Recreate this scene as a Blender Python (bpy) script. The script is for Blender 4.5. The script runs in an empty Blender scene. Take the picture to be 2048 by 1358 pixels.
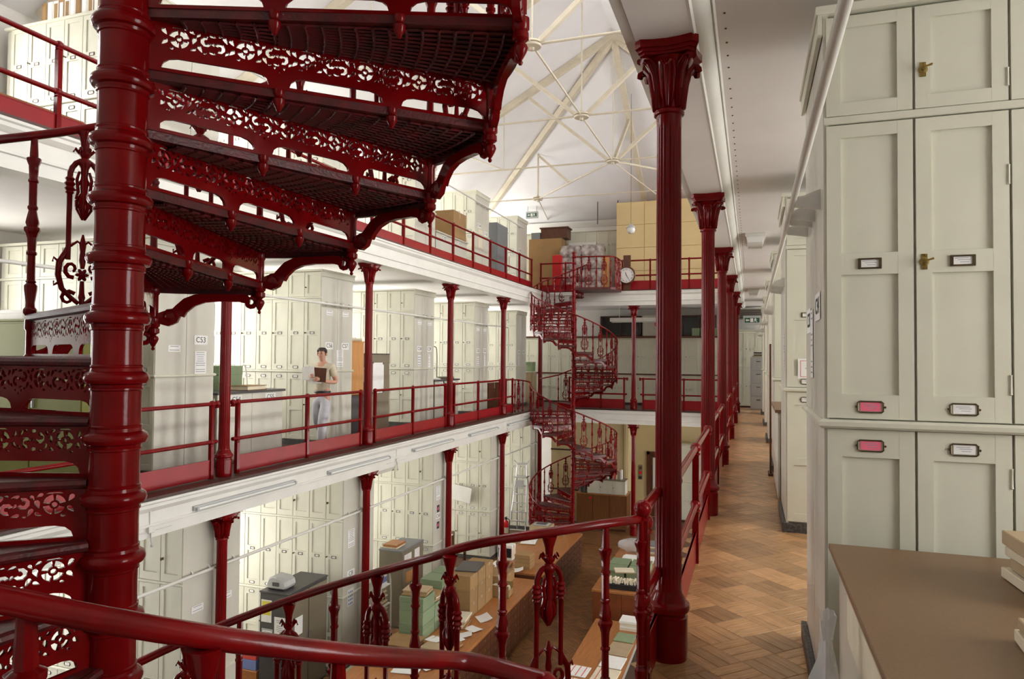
import bpy, math, random
from mathutils import Vector, Matrix
from math import sin, cos, pi, radians, hypot, atan2, sqrt
S = bpy.context.scene
COL = S.collection
random.seed(7)
EYE = 5.336          # eye height above the ground floor
MID = 3.80           # middle gallery floor
UPP = 7.42           # upper gallery floor
BAY = [0.2, 3.7, 7.2, 10.7, 14.2, 17.7, 21.2]   # column lines along the hall
XR, XL = -0.41, -6.36                          # column rows, right and left
XER, XEL = 0.29, -7.0                          # faces of the cabinet ends
WR, WL, WE, WB = 3.16, -9.94, 24.3, -2.2       # outer walls

# ------------------------------------------------------------------ camera
cd = bpy.data.cameras.new('camera'); cam = bpy.data.objects.new('camera', cd); COL.objects.link(cam)
yaw, pitch, roll = 0.3324, 0.0264, 0.0082
f = Vector((-sin(yaw)*cos(pitch), cos(yaw)*cos(pitch), sin(pitch)))
r = Vector((cos(yaw), sin(yaw), 0)); u = r.cross(f)
r2 = cos(roll)*r + sin(roll)*u; u2 = -sin(roll)*r + cos(roll)*u
m = Matrix((r2, u2, -f)).transposed().to_4x4(); m.translation = Vector((0, 0, EYE)); cam.matrix_world = m
cd.sensor_fit = 'HORIZONTAL'; cd.sensor_width = 36; cd.lens = 1387.6/2048*36; cd.clip_start = 0.05; cd.clip_end = 200
S.camera = cam

# ------------------------------------------------------------------ light
w = bpy.data.worlds.new('daylight'); S.world = w; w.use_nodes = True
nt = w.node_tree; nt.nodes.clear()
sky = nt.nodes.new('ShaderNodeTexSky'); sky.sky_type = 'HOSEK_WILKIE'; sky.turbidity = 6; sky.ground_albedo = .4
sky.sun_direction = Vector((-.5, .2, .8)).normalized()
bg = nt.nodes.new('ShaderNodeBackground'); bg.inputs[1].default_value = 0.5
wo = nt.nodes.new('ShaderNodeOutputWorld')
nt.links.new(sky.outputs[0], bg.inputs[0]); nt.links.new(bg.outputs[0], wo.inputs[0])
S.view_settings.view_transform = 'Standard'; S.view_settings.look = 'None'
S.view_settings.exposure = 0.42; S.view_settings.gamma = 1.0; S.view_settings.use_curve_mapping = False

def area(name, loc, sx, sy, energy, rot, col=(1, 1, 1)):
    d = bpy.data.lights.new(name, 'AREA'); d.shape = 'RECTANGLE'; d.size = sx; d.size_y = sy; d.energy = energy; d.color = col
    o = bpy.data.objects.new(name, d); COL.objects.link(o); o.location = loc; o.rotation_euler = rot
    return o
WINS = []            # window openings (side, yc, z0, z1) shared by walls and their daylight
for yc in [b+1.75 for b in BAY[:-1]] + [22.85]:  # the last, end-bay windows are added to brighten the far gallery
    for (z0, z1) in ((0.9, 3.0), (MID+.9, MID+3.0), (UPP+.7, UPP+2.4)):
        WINS.append((yc, z0, z1))
EL, ER = 135, 106      # daylight through the left and right windows (W each)
for yc, z0, z1 in WINS:
    k = 1.45 if z0 > UPP else 1.0
    kl = k*{1.95: .45, 5.45: .72}.get(round(yc, 2), 1)
    area('daylight', (WL-.35, yc, (z0+z1)/2), z1-z0, 1.5, EL*kl, (0, -pi/2, 0), (1, .98, .95))
    area('daylight', (WR+.35, yc, (z0+z1)/2), z1-z0, 1.5, ER*k, (0, pi/2, 0), (1, .985, .96))
for yc in (6.4, 8.8):     # added area lights over invented roof openings, to brighten the hall
    area('daylight', (-5.3, yc, 12.85), 1.6, 2.2, 60, (0, radians(-29), 0), (1, .99, .97))
    area('daylight', (-1.5, yc, 12.85), 1.6, 2.2, 60, (0, radians(29), 0), (1, .99, .97))

# ------------------------------------------------------------------ materials
def mat(name, col, rough=.5, metal=0., var=0., vscale=6., bump=0., bscale=60., coat=0., emit=0., stretch=None, perobj=0., island=0., spec=None, dark=None):
    m_ = bpy.data.materials.new(name); m_.use_nodes = True
    n = m_.node_tree; b = n.nodes['Principled BSDF']; L = n.links.new
    c4 = (*col, 1); b.inputs['Base Color'].default_value = c4
    b.inputs['Roughness'].default_value = rough; b.inputs['Metallic'].default_value = metal
    if spec is not None: b.inputs['Specular IOR Level'].default_value = spec
    if coat: b.inputs['Coat Weight'].default_value = coat; b.inputs['Coat Roughness'].default_value = .08
    if emit: b.inputs['Emission Color'].default_value = c4; b.inputs['Emission Strength'].default_value = emit
    src = None
    if var or bump:
        tc = n.nodes.new('ShaderNodeTexCoord'); mp = n.nodes.new('ShaderNodeMapping'); L(tc.outputs['Object'], mp.inputs[0])
        if stretch: mp.inputs['Scale'].default_value = stretch
    if var:
        t = n.nodes.new('ShaderNodeTexNoise'); t.inputs['Scale'].default_value = vscale; t.inputs['Detail'].default_value = 6
        L(mp.outputs[0], t.inputs[0]); cr = n.nodes.new('ShaderNodeValToRGB')
        e = cr.color_ramp.elements; e[0].position = .3; e[1].position = .7
        dk = dark or tuple(max(0, x*(1-var)) for x in col); e[0].color = (*dk, 1); e[1].color = (*[min(1, x*(1+var*.5)) for x in col], 1)
        L(t.outputs[0], cr.inputs[0]); src = cr.outputs[0]
    if perobj or island:
        if perobj < 0: g = n.nodes.new('ShaderNodeObjectInfo'); sp = n.nodes.new('ShaderNodeSeparateColor'); L(g.outputs['Color'], sp.inputs[0]); rnd = sp.outputs[0]; amt = -perobj
        elif island: g = n.nodes.new('ShaderNodeNewGeometry'); rnd = g.outputs['Random Per Island']; amt = island
        else: g = n.nodes.new('ShaderNodeObjectInfo'); rnd = g.outputs['Random']; amt = perobj
        mr = n.nodes.new('ShaderNodeMapRange'); mr.inputs[3].default_value = 1-amt; mr.inputs[4].default_value = 1+amt*.8; L(rnd, mr.inputs[0])
        mx = n.nodes.new('ShaderNodeMix'); mx.data_type = 'RGBA'; mx.blend_type = 'MULTIPLY'; mx.inputs[0].default_value = 1
        if src: L(src, mx.inputs[6])
        else: mx.inputs[6].default_value = c4
        L(mr.outputs[0], mx.inputs[7]); src = mx.outputs[2]
    if src: L(src, b.inputs['Base Color'])
    if bump:
        t2 = n.nodes.new('ShaderNodeTexNoise'); t2.inputs['Scale'].default_value = bscale; t2.inputs['Detail'].default_value = 3
        L(mp.outputs[0], t2.inputs[0]); bp = n.nodes.new('ShaderNodeBump'); bp.inputs['Strength'].default_value = bump; bp.inputs['Distance'].default_value = .004
        L(t2.outputs[0], bp.inputs['Height']); L(bp.outputs[0], b.inputs['Normal'])
    return m_
RED = mat('red_paint', (.18, .0023, .0032), .15, var=.22, vscale=9, bump=.08, bscale=45, spec=.22)
REDP = mat('red_panel_paint', (.27, .005, .009), .28, spec=.3, var=.15, vscale=3, bump=.1)
TREADM = mat('worn_iron_tread', (.10, .006, .008), .42, var=.6, vscale=14, dark=(.045, .012, .011), bump=.5, bscale=90)
CREAM = mat('cream_cabinet_paint', (.64, .63, .515), .42, var=.07, vscale=3, bump=.06, bscale=30, perobj=.03)
CREAM2 = mat('cream_panel_paint', (.61, .59, .51), .4, var=.10, vscale=2.2, bump=.06, bscale=30, stretch=(1, 1, .35))
WHITE = mat('white_gloss_paint', (.74, .73, .68), .35, var=.06, vscale=3)
WALLM = mat('white_wall_paint', (.78, .76, .72), .7, var=.04, vscale=2)
CEILM = mat('white_ceiling_paint', (.82, .79, .76), .7, var=.04, vscale=1.4)
ROOFM = mat('white_roof_boarding', (.80, .79, .80), .7, var=.05, vscale=1.2)
TRUSSM = mat('cream_truss_paint', (.64, .57, .44), .5, var=.1, vscale=5)
BEIGE = mat('beige_wall_paint', (.58, .47, .26), .7, var=.06, vscale=2)
YELLOW = mat('yellow_partition_board', (.66, .50, .25), .6, var=.05, vscale=2)
WOODF = mat('oak_floor_block', (.50, .275, .12), .27, var=.30, vscale=7, bump=.12, bscale=25, stretch=(1, 9, 4), perobj=-.42)
RAILM = mat('worn_red_rail_paint', (.20, .0026, .0038), .2, var=.5, vscale=7, dark=(.10, .006, .005), bump=.15, bscale=40, spec=.3)
WOODFS = mat('oak_floor_block_far', (.49, .27, .12), .3, var=.25, vscale=7, bump=.1, bscale=25, island=.3)
GROUT = mat('dark_floor_joint', (.10, .05, .025), .7)
WOODG = mat('brown_parquet_block', (.22, .10, .036), .35, var=.25, vscale=6, bump=.1, bscale=25, island=.28)
DKEDGE = mat('dark_floor_edge', (.06, .022, .015), .45, var=.3, vscale=8)
BROWNT = mat('brown_laminate', (.205, .118, .060), .42, var=.12, vscale=130)
BENCHT = mat('bench_top_wood', (.42, .165, .048), .33, var=.22, vscale=5, stretch=(6, .7, 4))
BENCHB = mat('mahogany_bench_wood', (.105, .032, .011), .4, var=.35, vscale=6, stretch=(4, 4, 1))
PLY = mat('orange_plywood', (.55, .26, .08), .5, var=.15, vscale=4, stretch=(3, 3, .6))
CARD = mat('brown_cardboard', (.34, .20, .080), .75, var=.1, vscale=5, perobj=.12)
CARD2 = mat('pale_cardboard', (.44, .33, .20), .75, var=.1, vscale=5, perobj=.15)
GREEN = mat('green_box_board', (.225, .295, .17), .6, var=.08, vscale=4, perobj=.12)
OLIVE = mat('olive_metal_paint', (.135, .14, .02), .6, var=.06, vscale=3)
TAUPE = mat('taupe_metal_paint', (.22, .185, .13), .38, var=.06, vscale=3)
DKGREY = mat('dark_grey_metal', (.065, .06, .06), .4, var=.15, vscale=5)
GREY = mat('grey_metal_paint', (.20, .21, .22), .38, var=.06, vscale=4)
LGREY = mat('light_grey_metal', (.45, .46, .455), .35, var=.05, vscale=4)
ALU = mat('aluminium', (.62, .63, .66), .3, metal=.85)
PAPER = mat('white_paper', (.82, .81, .78), .8, var=.04, vscale=9)
PAPERC = mat('cream_paper', (.74, .66, .50), .8, var=.08, vscale=9)
PINK = mat('pink_card', (.86, .16, .25), .7)
INK = mat('black_ink', (.02, .02, .022), .6)
INKG = mat('grey_print', (.30, .31, .36), .7)
BLUEP = mat('blue_print', (.18, .24, .50), .7)
REDI = mat('red_print', (.62, .06, .05), .6)
BLACK = mat('black_plastic', (.018, .018, .02), .35)
BRASS = mat('aged_brass', (.33, .235, .075), .32, metal=.9, var=.3, vscale=40)
BRONZE = mat('bronze_label_frame', (.10, .07, .035), .38, metal=.6, var=.3, vscale=40)
EXTRED = mat('extinguisher_red', (.60, .012, .015), .25)
GREENS = mat('exit_sign_green', (.015, .10, .055), .4)
LAMP = mat('lamp_diffuser', (.78, .79, .76), .35)
SKIN = mat('skin', (.55, .29, .20), .55)
SHIRT = mat('beige_shirt_cloth', (.60, .53, .40), .85, var=.08, vscale=12)
TROUS = mat('pale_grey_trouser_cloth', (.50, .50, .54), .85, var=.1, vscale=12)
HAIR = mat('dark_hair', (.03, .022, .018), .6)
PLASTIC = mat('clear_plastic', (.75, .76, .78), .12)
PLASTIC.node_tree.nodes['Principled BSDF'].inputs['Alpha'].default_value = .45
PARCEL = mat('plastic_wrapped_paper', (.48, .43, .40), .25, var=.55, vscale=7, dark=(.16, .12, .11), bump=.8, bscale=22)
SPECK = mat('speckled_black_plinth', (.10, .095, .085), .5, var=.5, vscale=60, dark=(.006, .006, .006))
BOARDG = mat('dark_recess', (.03, .035, .032), .25)
PGREEN = mat('pale_green_board', (.33, .44, .28), .6, var=.08, vscale=4)
def glassmat():
    m_ = bpy.data.materials.new('window_glass'); m_.use_nodes = True; n = m_.node_tree; n.nodes.clear()
    t = n.nodes.new('ShaderNodeBsdfTransparent'); g = n.nodes.new('ShaderNodeBsdfGlossy'); g.inputs['Roughness'].default_value = .03
    x = n.nodes.new('ShaderNodeMixShader'); x.inputs[0].default_value = .08; o = n.nodes.new('ShaderNodeOutputMaterial')
    n.links.new(t.outputs[0], x.inputs[1]); n.links.new(g.outputs[0], x.inputs[2]); n.links.new(x.outputs[0], o.inputs[0]); return m_
GLASS = glassmat()

# ------------------------------------------------------------------ mesh building
class MB:
    def __init__(s): s.v = []; s.f = []; s.mi = []; s.x = Matrix.Identity(4); s.cm = 0
    def add(s, vs, fs):
        b = len(s.v); s.v += [tuple(s.x @ Vector(p)) for p in vs]; s.f += [tuple(i+b for i in q) for q in fs]; s.mi += [s.cm]*len(fs); return s
    def at(s, loc=(0, 0, 0), rz=0, rx=0, ry=0, sc=1):
        s.x = Matrix.Translation(loc) @ Matrix.Rotation(rz, 4, 'Z') @ Matrix.Rotation(ry, 4, 'Y') @ Matrix.Rotation(rx, 4, 'X') @ Matrix.Scale(sc, 4); return s
    def box(s, x0, x1, y0, y1, z0, z1, b=0.):
        if b <= 0:
            return s.add([(x0, y0, z0), (x1, y0, z0), (x1, y1, z0), (x0, y1, z0), (x0, y0, z1), (x1, y0, z1), (x1, y1, z1), (x0, y1, z1)],
                         [(0, 3, 2, 1), (4, 5, 6, 7), (0, 1, 5, 4), (1, 2, 6, 5), (2, 3, 7, 6), (3, 0, 4, 7)])
        v = []; rings = [(z0, b), (z0+b, 0), (z1-b, 0), (z1, b)]
        for z, k in rings:
            a, c, d, e = x0+k, x1-k, y0+k, y1-k
            v += [(a+b-k if 0 else a, d, z), (c, d, z), (c, e, z), (a, e, z)]
        fs = [(0, 3, 2, 1), (12, 13, 14, 15)]
        for i in range(3):
            for j in range(4): fs.append((i*4+j, i*4+(j+1) % 4, i*4+4+(j+1) % 4, i*4+4+j))
        return s.add(v, fs)
    def tube(s, pts, rad, n=8, closed=False, cap=True, flat=None):
        pts = [Vector(p) for p in pts]; N = len(pts); rr = rad if isinstance(rad, (list, tuple)) else [rad]*N
        vs = []; ref = None
        for i, p in enumerate(pts):
            a = pts[(i-1) % N] if (closed or i > 0) else p; c = pts[(i+1) % N] if (closed or i < N-1) else p
            t = (c-a).normalized()
            if ref is None: ref = Vector((0, 0, 1)) if abs(t.z) < .9 else Vector((1, 0, 0))
            bx = t.cross(ref)
            if bx.length < 1e-6: bx = t.orthogonal()
            bx.normalize(); by = bx.cross(t).normalized(); ref = by
            for k in range(n):
                an = 2*pi*k/n; vs.append(tuple(p + bx*cos(an)*rr[i] + by*sin(an)*rr[i]*(flat or 1)))
        fs = []
        for i in range(N if closed else N-1):
            for k in range(n):
                i2 = (i+1) % N; fs.append((i*n+k, i*n+(k+1) % n, i2*n+(k+1) % n, i2*n+k))
        if cap and not closed: fs += [tuple(range(n-1, -1, -1)), tuple((N-1)*n+k for k in range(n))]
        return s.add(vs, fs)
    def lathe(s, prof, n=16, flute=0., nfl=0, cap=True, a0=0.):
        vs = []; N = len(prof)
        for q in prof:
            rad, z = q[0], q[1]; fl = flute if len(q) > 2 and q[2] else 0
            for k in range(n):
                an = a0+2*pi*k/n; rr_ = rad
                if fl: rr_ = rad - fl*abs(sin(an*nfl/2))**.7 if 0 else rad - fl*(1-abs(cos(an*nfl/2)))
                vs.append((rr_*cos(an), rr_*sin(an), z))
        fs = [(i*n+k, i*n+(k+1) % n, (i+1)*n+(k+1) % n, (i+1)*n+k) for i in range(N-1) for k in range(n)]
        if cap: fs += [tuple(range(n-1, -1, -1)), tuple((N-1)*n+k for k in range(n))]
        return s.add(vs, fs)
    def prism(s, poly, d0, d1, ax='y'):
        n = len(poly)
        def P(p, d): return {'y': (p[0], d, p[1]), 'x': (d, p[0], p[1]), 'z': (p[0], p[1], d)}[ax]
        vs = [P(p, d0) for p in poly]+[P(p, d1) for p in poly]
        return s.add(vs, [tuple(range(n-1, -1, -1)), tuple(range(n, 2*n))]+[(i, (i+1) % n, n+(i+1) % n, n+i) for i in range(n)])
    def sphere(s, c, rad, n=10, mz=1.):
        m_ = n//2; vs = [(c[0], c[1], c[2]-rad*mz)]
        for i in range(1, m_):
            a = -pi/2+pi*i/m_
            for k in range(n): vs.append((c[0]+rad*cos(a)*cos(2*pi*k/n), c[1]+rad*cos(a)*sin(2*pi*k/n), c[2]+rad*sin(a)*mz))
        vs.append((c[0], c[1], c[2]+rad*mz)); T = len(vs)-1; fs = []
        for k in range(n): fs.append((0, 1+(k+1) % n, 1+k)); fs.append((T, T-n+k, T-n+(k+1) % n))
        for i in range(m_-2):
            for k in range(n): b = 1+i*n; fs.append((b+k, b+(k+1) % n, b+n+(k+1) % n, b+n+k))
        return s.add(vs, fs)
    def sweep(s, path, sec, closed=False, cap=True):
        """section (side, up) swept along a path, kept upright"""
        pts = [Vector(p) for p in path]; N = len(pts); n = len(sec); vs = []
        for i, p in enumerate(pts):
            t = (pts[min(i+1, N-1)]-pts[max(i-1, 0)]); side = Vector((t.y, -t.x, 0))
            side = side.normalized() if side.length > 1e-6 else Vector((1, 0, 0)); up = side.cross(t).normalized()
            vs += [tuple(p+side*a+up*b) for a, b in sec]
        fs = [(i*n+k, (i+1)*n+k, (i+1)*n+(k+1) % n, i*n+(k+1) % n) for i in range(N-1) for k in range(n)]
        if cap: fs += [tuple(range(n)), tuple((N-1)*n+k for k in range(n-1, -1, -1))]
        return s.add(vs, fs)
    def mesh(s, name, mats, smooth=None):
        me = bpy.data.meshes.new(name); me.from_pydata(s.v, [], s.f)
        for q in (mats if isinstance(mats, (list, tuple)) else [mats]): me.materials.append(q)
        if any(s.mi): me.polygons.foreach_set('material_index', s.mi)
        if smooth:
            me.shade_smooth(); me.set_sharp_from_angle(angle=radians(smooth))
        me.update(); return me

def obj(name, me, parent=None, loc=(0, 0, 0), rz=0, rot=None, sc=None):
    o = bpy.data.objects.new(name, me); COL.objects.link(o); o.location = loc
    o.rotation_euler = rot if rot else (0, 0, rz)
    if sc: o.scale = sc
    if parent: o.parent = parent
    return o
def tag(o, label, cat, group=None):
    o['label'] = label; o['category'] = cat
    if group: o['group'] = group
    return o
def thing(name, label, cat, loc=(0, 0, 0), rz=0, group=None):
    return tag(obj(name, None, None, loc, rz), label, cat, group)
def struct(name, me, **k):
    o = obj(name, me, **k); o['kind'] = 'structure'; return o
def stuff(o): o['kind'] = 'stuff'; return o
def clone(src, parent=None, loc=None, rz=None):
    c = src.copy(); COL.objects.link(c)
    if parent: c.parent = parent
    if loc is not None: c.location = loc
    if rz is not None: c.rotation_euler = (0, 0, rz)
    for ch in src.children: clone(ch, c)
    return c
def plate(outer, holes, thick, name, m_, res=0):
    """pierced flat plate in the local XZ plane"""
    cu = bpy.data.curves.new(name, 'CURVE'); cu.dimensions = '2D'; cu.fill_mode = 'BOTH'; cu.extrude = thick/2
    for poly in [outer]+holes:
        sp = cu.splines.new('POLY'); sp.points.add(len(poly)-1); sp.use_cyclic_u = True
        for q, p in zip(sp.points, poly): q.co = (p[0], p[1], 0, 1)
    o = bpy.data.objects.new(name, cu); COL.objects.link(o)
    me = bpy.data.meshes.new_from_object(o.evaluated_get(bpy.context.evaluated_depsgraph_get()))
    bpy.data.objects.remove(o); bpy.data.curves.remove(cu)
    me.transform(Matrix.Rotation(pi/2, 4, 'X')); me.materials.clear(); me.materials.append(m_); me.name = name
    return me
_txt = {}
def text_mesh(t, size, m_, depth=.0015):
    """lettering in the local XZ plane, facing -Y, centred"""
    k = (t, size, m_.name)
    if k in _txt: return _txt[k]
    cu = bpy.data.curves.new('lettering', 'FONT'); cu.body = t; cu.size = size; cu.align_x = 'CENTER'; cu.align_y = 'CENTER'; cu.extrude = depth/2; cu.resolution_u = 3
    o = bpy.data.objects.new('lettering', cu); COL.objects.link(o)
    me = bpy.data.meshes.new_from_object(o.evaluated_get(bpy.context.evaluated_depsgraph_get()))
    bpy.data.objects.remove(o); bpy.data.curves.remove(cu)
    me.transform(Matrix.Rotation(pi/2, 4, 'X')); me.materials.clear(); me.materials.append(m_); _txt[k] = me; return me
# ================================================================== structure
def sbox(name, m_, *bx, parent=None):
    b = MB()
    for q in bx: b.box(*q)
    return struct(name, b.mesh(name, m_), parent=parent)
# ---- ground floor and galleries
floor_g = sbox('floor', GROUT, (WL-.3, WR+.3, WB-.3, WE+.3, -.2, -.006))
floor_r = sbox('floor_walkway', GROUT, (-.58, WR, WB, WE, MID-.25, MID-.006))
floor_l = sbox('floor_middle_gallery', DKEDGE, (WL, -6.3, WB, WE, MID-.25, MID), (-6.3, -6.10, WB, 21.1, MID-.028, MID), (-6.3, -.58, 21.1, WE, MID-.25, MID), (-6.1, -.6, 20.95, 21.1, MID-.028, MID))
floor_u = sbox('floor_upper_gallery', DKEDGE, (WL, -6.3, WB, WE, UPP-.3, UPP), (-6.3, -6.10, WB, 21.1, UPP-.028, UPP), (-6.3, -.58, 21.1, WE, UPP-.3, UPP), (-6.1, -.6, 20.95, 21.1, UPP-.028, UPP), (-.58, WR, WB, WE, UPP-.3, UPP))
sbox('ceiling_walkway', CEILM, (-.24, WR, WB, WE, 7.06, UPP-.3))
sbox('ceiling_middle_gallery', CEILM, (WL, -6.5, WB, WE, 7.06, UPP-.3), (-6.5, -.24, 21.36, WE, 7.06, UPP-.3))
sbox('ceiling_ground', CEILM, (WL, -6.5, WB, WE, 3.46, MID-.25), (-6.5, -.24, 21.36, WE, 3.46, MID-.25), (-.24, WR, WB, WE, 3.46, MID-.25))

# oak blocks: basket weave of three-strip squares laid at 45 degrees
def weave(x0, x1, y0, y1, side, n, ox, oy):
    d = side/sqrt(2); out = []; R_ = int((max(x1-x0, y1-y0)+2)/side)+4
    for i in range(-R_*2, R_*2):
        for j in range(-R_*2, R_*2):
            cx, cy = ox+(i-j)*d, oy+(i+j)*d
            if not (x0-side < cx < x1+side and y0-side < cy < y1+side): continue
            for k in range(n):
                o_ = (k-(n-1)/2)*side/n
                if (i+j) % 2: px, py, a = cx+o_*cos(pi/4), cy+o_*sin(pi/4), 3*pi/4
                else: px, py, a = cx-o_*sin(pi/4), cy+o_*cos(pi/4), pi/4
                if x0+.08 < px < x1-.08 and y0 < py < y1: out.append((px, py, a, i*1000+j))
    return out
blk = MB().box(-.1125, .1125, -.0368, .0368, -.006, 0, .0012).mesh('wood_block', WOODF)
blocks = sorted(weave(-.60, 1.3, 2.2, WE, .227, 3, -.048, 4.245), key=lambda p: (p[0]-0)**2*6+p[1]**2)
vis = [p for p in blocks if p[0] < .36][:300]; vset = set(vis)
for k, (x, y, a, q) in enumerate(vis):
    o = obj('wood_block', blk, floor_r, (x, y, MID+random.uniform(-.0008, .0006)), a)
    t_ = min(1, max(0, random.Random(q).random()*.85+random.uniform(0, .22))); o.color = (t_, t_, t_, 1)
b = MB()
for (x, y, a, q) in blocks:
    if (x, y, a, q) in vset: continue
    b.at((x, y, MID), a).add([(-.1125, -.0368, -.006), (.1125, -.0368, -.006), (.1125, .0368, -.006), (-.1125, .0368, -.006), (-.1115, -.036, 0), (.1115, -.036, 0), (.1115, .036, 0), (-.1115, .036, 0)],
                             [(4, 5, 6, 7), (0, 1, 5, 4), (1, 2, 6, 5), (2, 3, 7, 6), (3, 0, 4, 7)])
stuff(obj('distant_wood_block', b.mesh('distant_wood_block', WOODFS), floor_r))
b = MB()
for (x, y, a, q) in weave(-6.7, .3, 7.5, 22, .30, 4, 0, 0):
    b.at((x, y, 0), a).add([(-.149, -.0365, -.006), (.149, -.0365, -.006), (.149, .0365, -.006), (-.149, .0365, -.006), (-.148, -.0355, 0), (.148, -.0355, 0), (.148, .0355, 0), (-.148, .0355, 0)],
                           [(4, 5, 6, 7), (0, 1, 5, 4), (1, 2, 6, 5), (2, 3, 7, 6), (3, 0, 4, 7)])
stuff(obj('parquet_block', b.mesh('parquet_block', WOODG), floor_g))

# ---- outer walls with window openings
def side_wall(name, x0, x1):
    b = MB(); ys = sorted({q[0] for q in WINS}); zs = sorted({(q[1], q[2]) for q in WINS}); e = WB
    for y in ys: b.box(x0, x1, e, y-.8, 0, 10.3); e = y+.8
    b.box(x0, x1, e, WE, 0, 10.3)
    for y in ys:
        z = 0
        for z0, z1 in zs: b.box(x0, x1, y-.8, y+.8, z, z0); z = z1
        b.box(x0, x1, y-.8, y+.8, z, 10.3)
    return struct(name, b.mesh(name, WALLM))
side_wall('wall_left', WL-.3, WL); side_wall('wall_right', WR, WR+.3)
sbox('wall_far', WALLM, (WL-.3, WR+.3, WE, WE+.3, 0, 10.3))
sbox('wall_back', WALLM, (WL-.3, WR+.3, WB-.3, WB, 0, 13.9))
def win_mesh(h):
    b = MB()
    for y in (-.8, .75): b.box(-.05, .05, y, y+.05, 0, h)
    for z in (0, h-.05, h*.5-.02): b.box(-.05, .05, -.75, .75, z, z+.05)
    for y in (-.27, .23): b.box(-.03, .03, y, y+.035, .05, h-.05)
    return b.mesh('window_frame', WHITE), MB().box(-.004, .004, -.75, .75, .05, h-.05).mesh('window_pane', GLASS)
wm = {}; k = 0
for yc, z0, z1 in WINS:
    h = round(z1-z0, 3)
    if h not in wm: wm[h] = win_mesh(h)
    for x in (WL-.15, WR+.15):
        k += 1; o = struct('window_%d' % k, wm[h][0], loc=(x, yc, z0)); obj('pane', wm[h][1], o)

# ---- roof: two slopes, hipped at the far end, unseen openings near the ridge added for extra light
XC, RZ, HW, SL, HY = -3.39, 13.836, 6.62, .55, 17.74
def roofz(d): return RZ-SL*d
b = MB()
def slab(pts):
    n = len(pts); b.add(list(pts)+[(x, y, z+.12) for x, y, z in pts], [tuple(range(n)), tuple(range(2*n-1, n-1, -1))]+[(i, n+i, n+(i+1) % n, (i+1) % n) for i in range(n)])
for sgn in (-1, 1):
    X = lambda d: XC+sgn*d
    def q(d0, d1, y0, y1): slab([(X(d0), y0, roofz(d0)), (X(d1), y0, roofz(d1)), (X(d1), y1, roofz(d1)), (X(d0), y1, roofz(d0))])
    q(0, HW, WB-.3, 5.0); q(0, .6, 5.0, 10.2); q(2.9, HW, 5.0, 10.2); q(0, HW, 10.2, HY)
    slab([(XC, HY, RZ), (X(HW), HY, roofz(HW)), (X(HW), HY+HW, roofz(HW))])
slab([(XC, HY, RZ), (XC-HW, HY+HW, roofz(HW)), (XC+HW, HY+HW, roofz(HW))])
struct('ceiling_roof', b.mesh('ceiling_roof', ROOFM))
for i, sgn in enumerate((-1, 1)):  # bars and glass made up for the unseen roof openings
    b = MB(); n_ = 6
    for j in range(n_+1):
        y = 5.0+j*5.2/n_; b.add([(XC+sgn*d, y+e, roofz(d)+g) for d in (.6, 2.9) for e in (-.03, .03) for g in (-.05, .1)], [(0, 1, 3, 2), (4, 6, 7, 5), (0, 2, 6, 4), (1, 5, 7, 3), (0, 4, 5, 1), (2, 3, 7, 6)])
    o = struct('window_roof_%d' % (i+1), b.mesh('roof_light_bar', WHITE))
    obj('pane', MB().add([(XC+sgn*d, y, roofz(d)+.04) for d, y in ((.6, 5), (2.9, 5), (2.9, 10.2), (.6, 10.2))], [(0, 1, 2, 3)]).mesh('roof_pane', GLASS), o)
# cornice under the roof along the far wall
b = MB()
b.prism([(WE, 10.05), (WE-.05, 10.05), (WE-.08, 10.1), (WE-.16, 10.16), (WE-.18, 10.24), (WE, 10.24)], WL, WR, 'x')
struct('trim_cornice', b.mesh('trim_cornice', WALLM, 40))

# ---- roof trusses (each is one iron truss; every member a part)
def member(parent, nm, p, q, wd, th, mt=TRUSSM):
    p, q = Vector(p), Vector(q); d = q-p; L_ = d.length
    key = (nm, round(L_, 2), wd, th)
    if key not in _mem: _mem[key] = MB().box(-wd/2, wd/2, -th/2, th/2, 0, L_, min(wd, th)*.12).mesh(nm, mt)
    o = obj(nm, _mem[key], parent, p); z = d.normalized()
    x = Vector((0, 1, 0)).cross(z)
    x = x.normalized() if x.length > .2 else Vector((1, 0, 0)).cross(z).normalized()
    y = z.cross(x); o.rotation_euler = Matrix((x, y, z)).transposed().to_euler(); return o
def rod(parent, nm, p, q, rad, mt=TRUSSM):
    p, q = Vector(p), Vector(q); return obj(nm, MB().tube([(0, 0, 0), tuple(q-p)], rad, 6).mesh(nm, mt, 40), parent, p)
_mem = {}
bossm = MB().lathe([(.0, -.10), (.035, -.10), (.04, -.05), (.15, -.045), (.16, -.03), (.16, -.012), (.10, -.008), (.10, .008), (.16, .012), (.16, .03), (.15, .045), (.05, .05), (.04, .1), (0, .1)], 18).mesh('boss', TRUSSM, 40)
TZ = 10.46
tn = ['nearest the camera, over the spiral staircase', 'second from the camera, over the stair head', 'third from the camera', 'fourth from the camera, seen left of the big capital', 'at the start of the hipped end']
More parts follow.
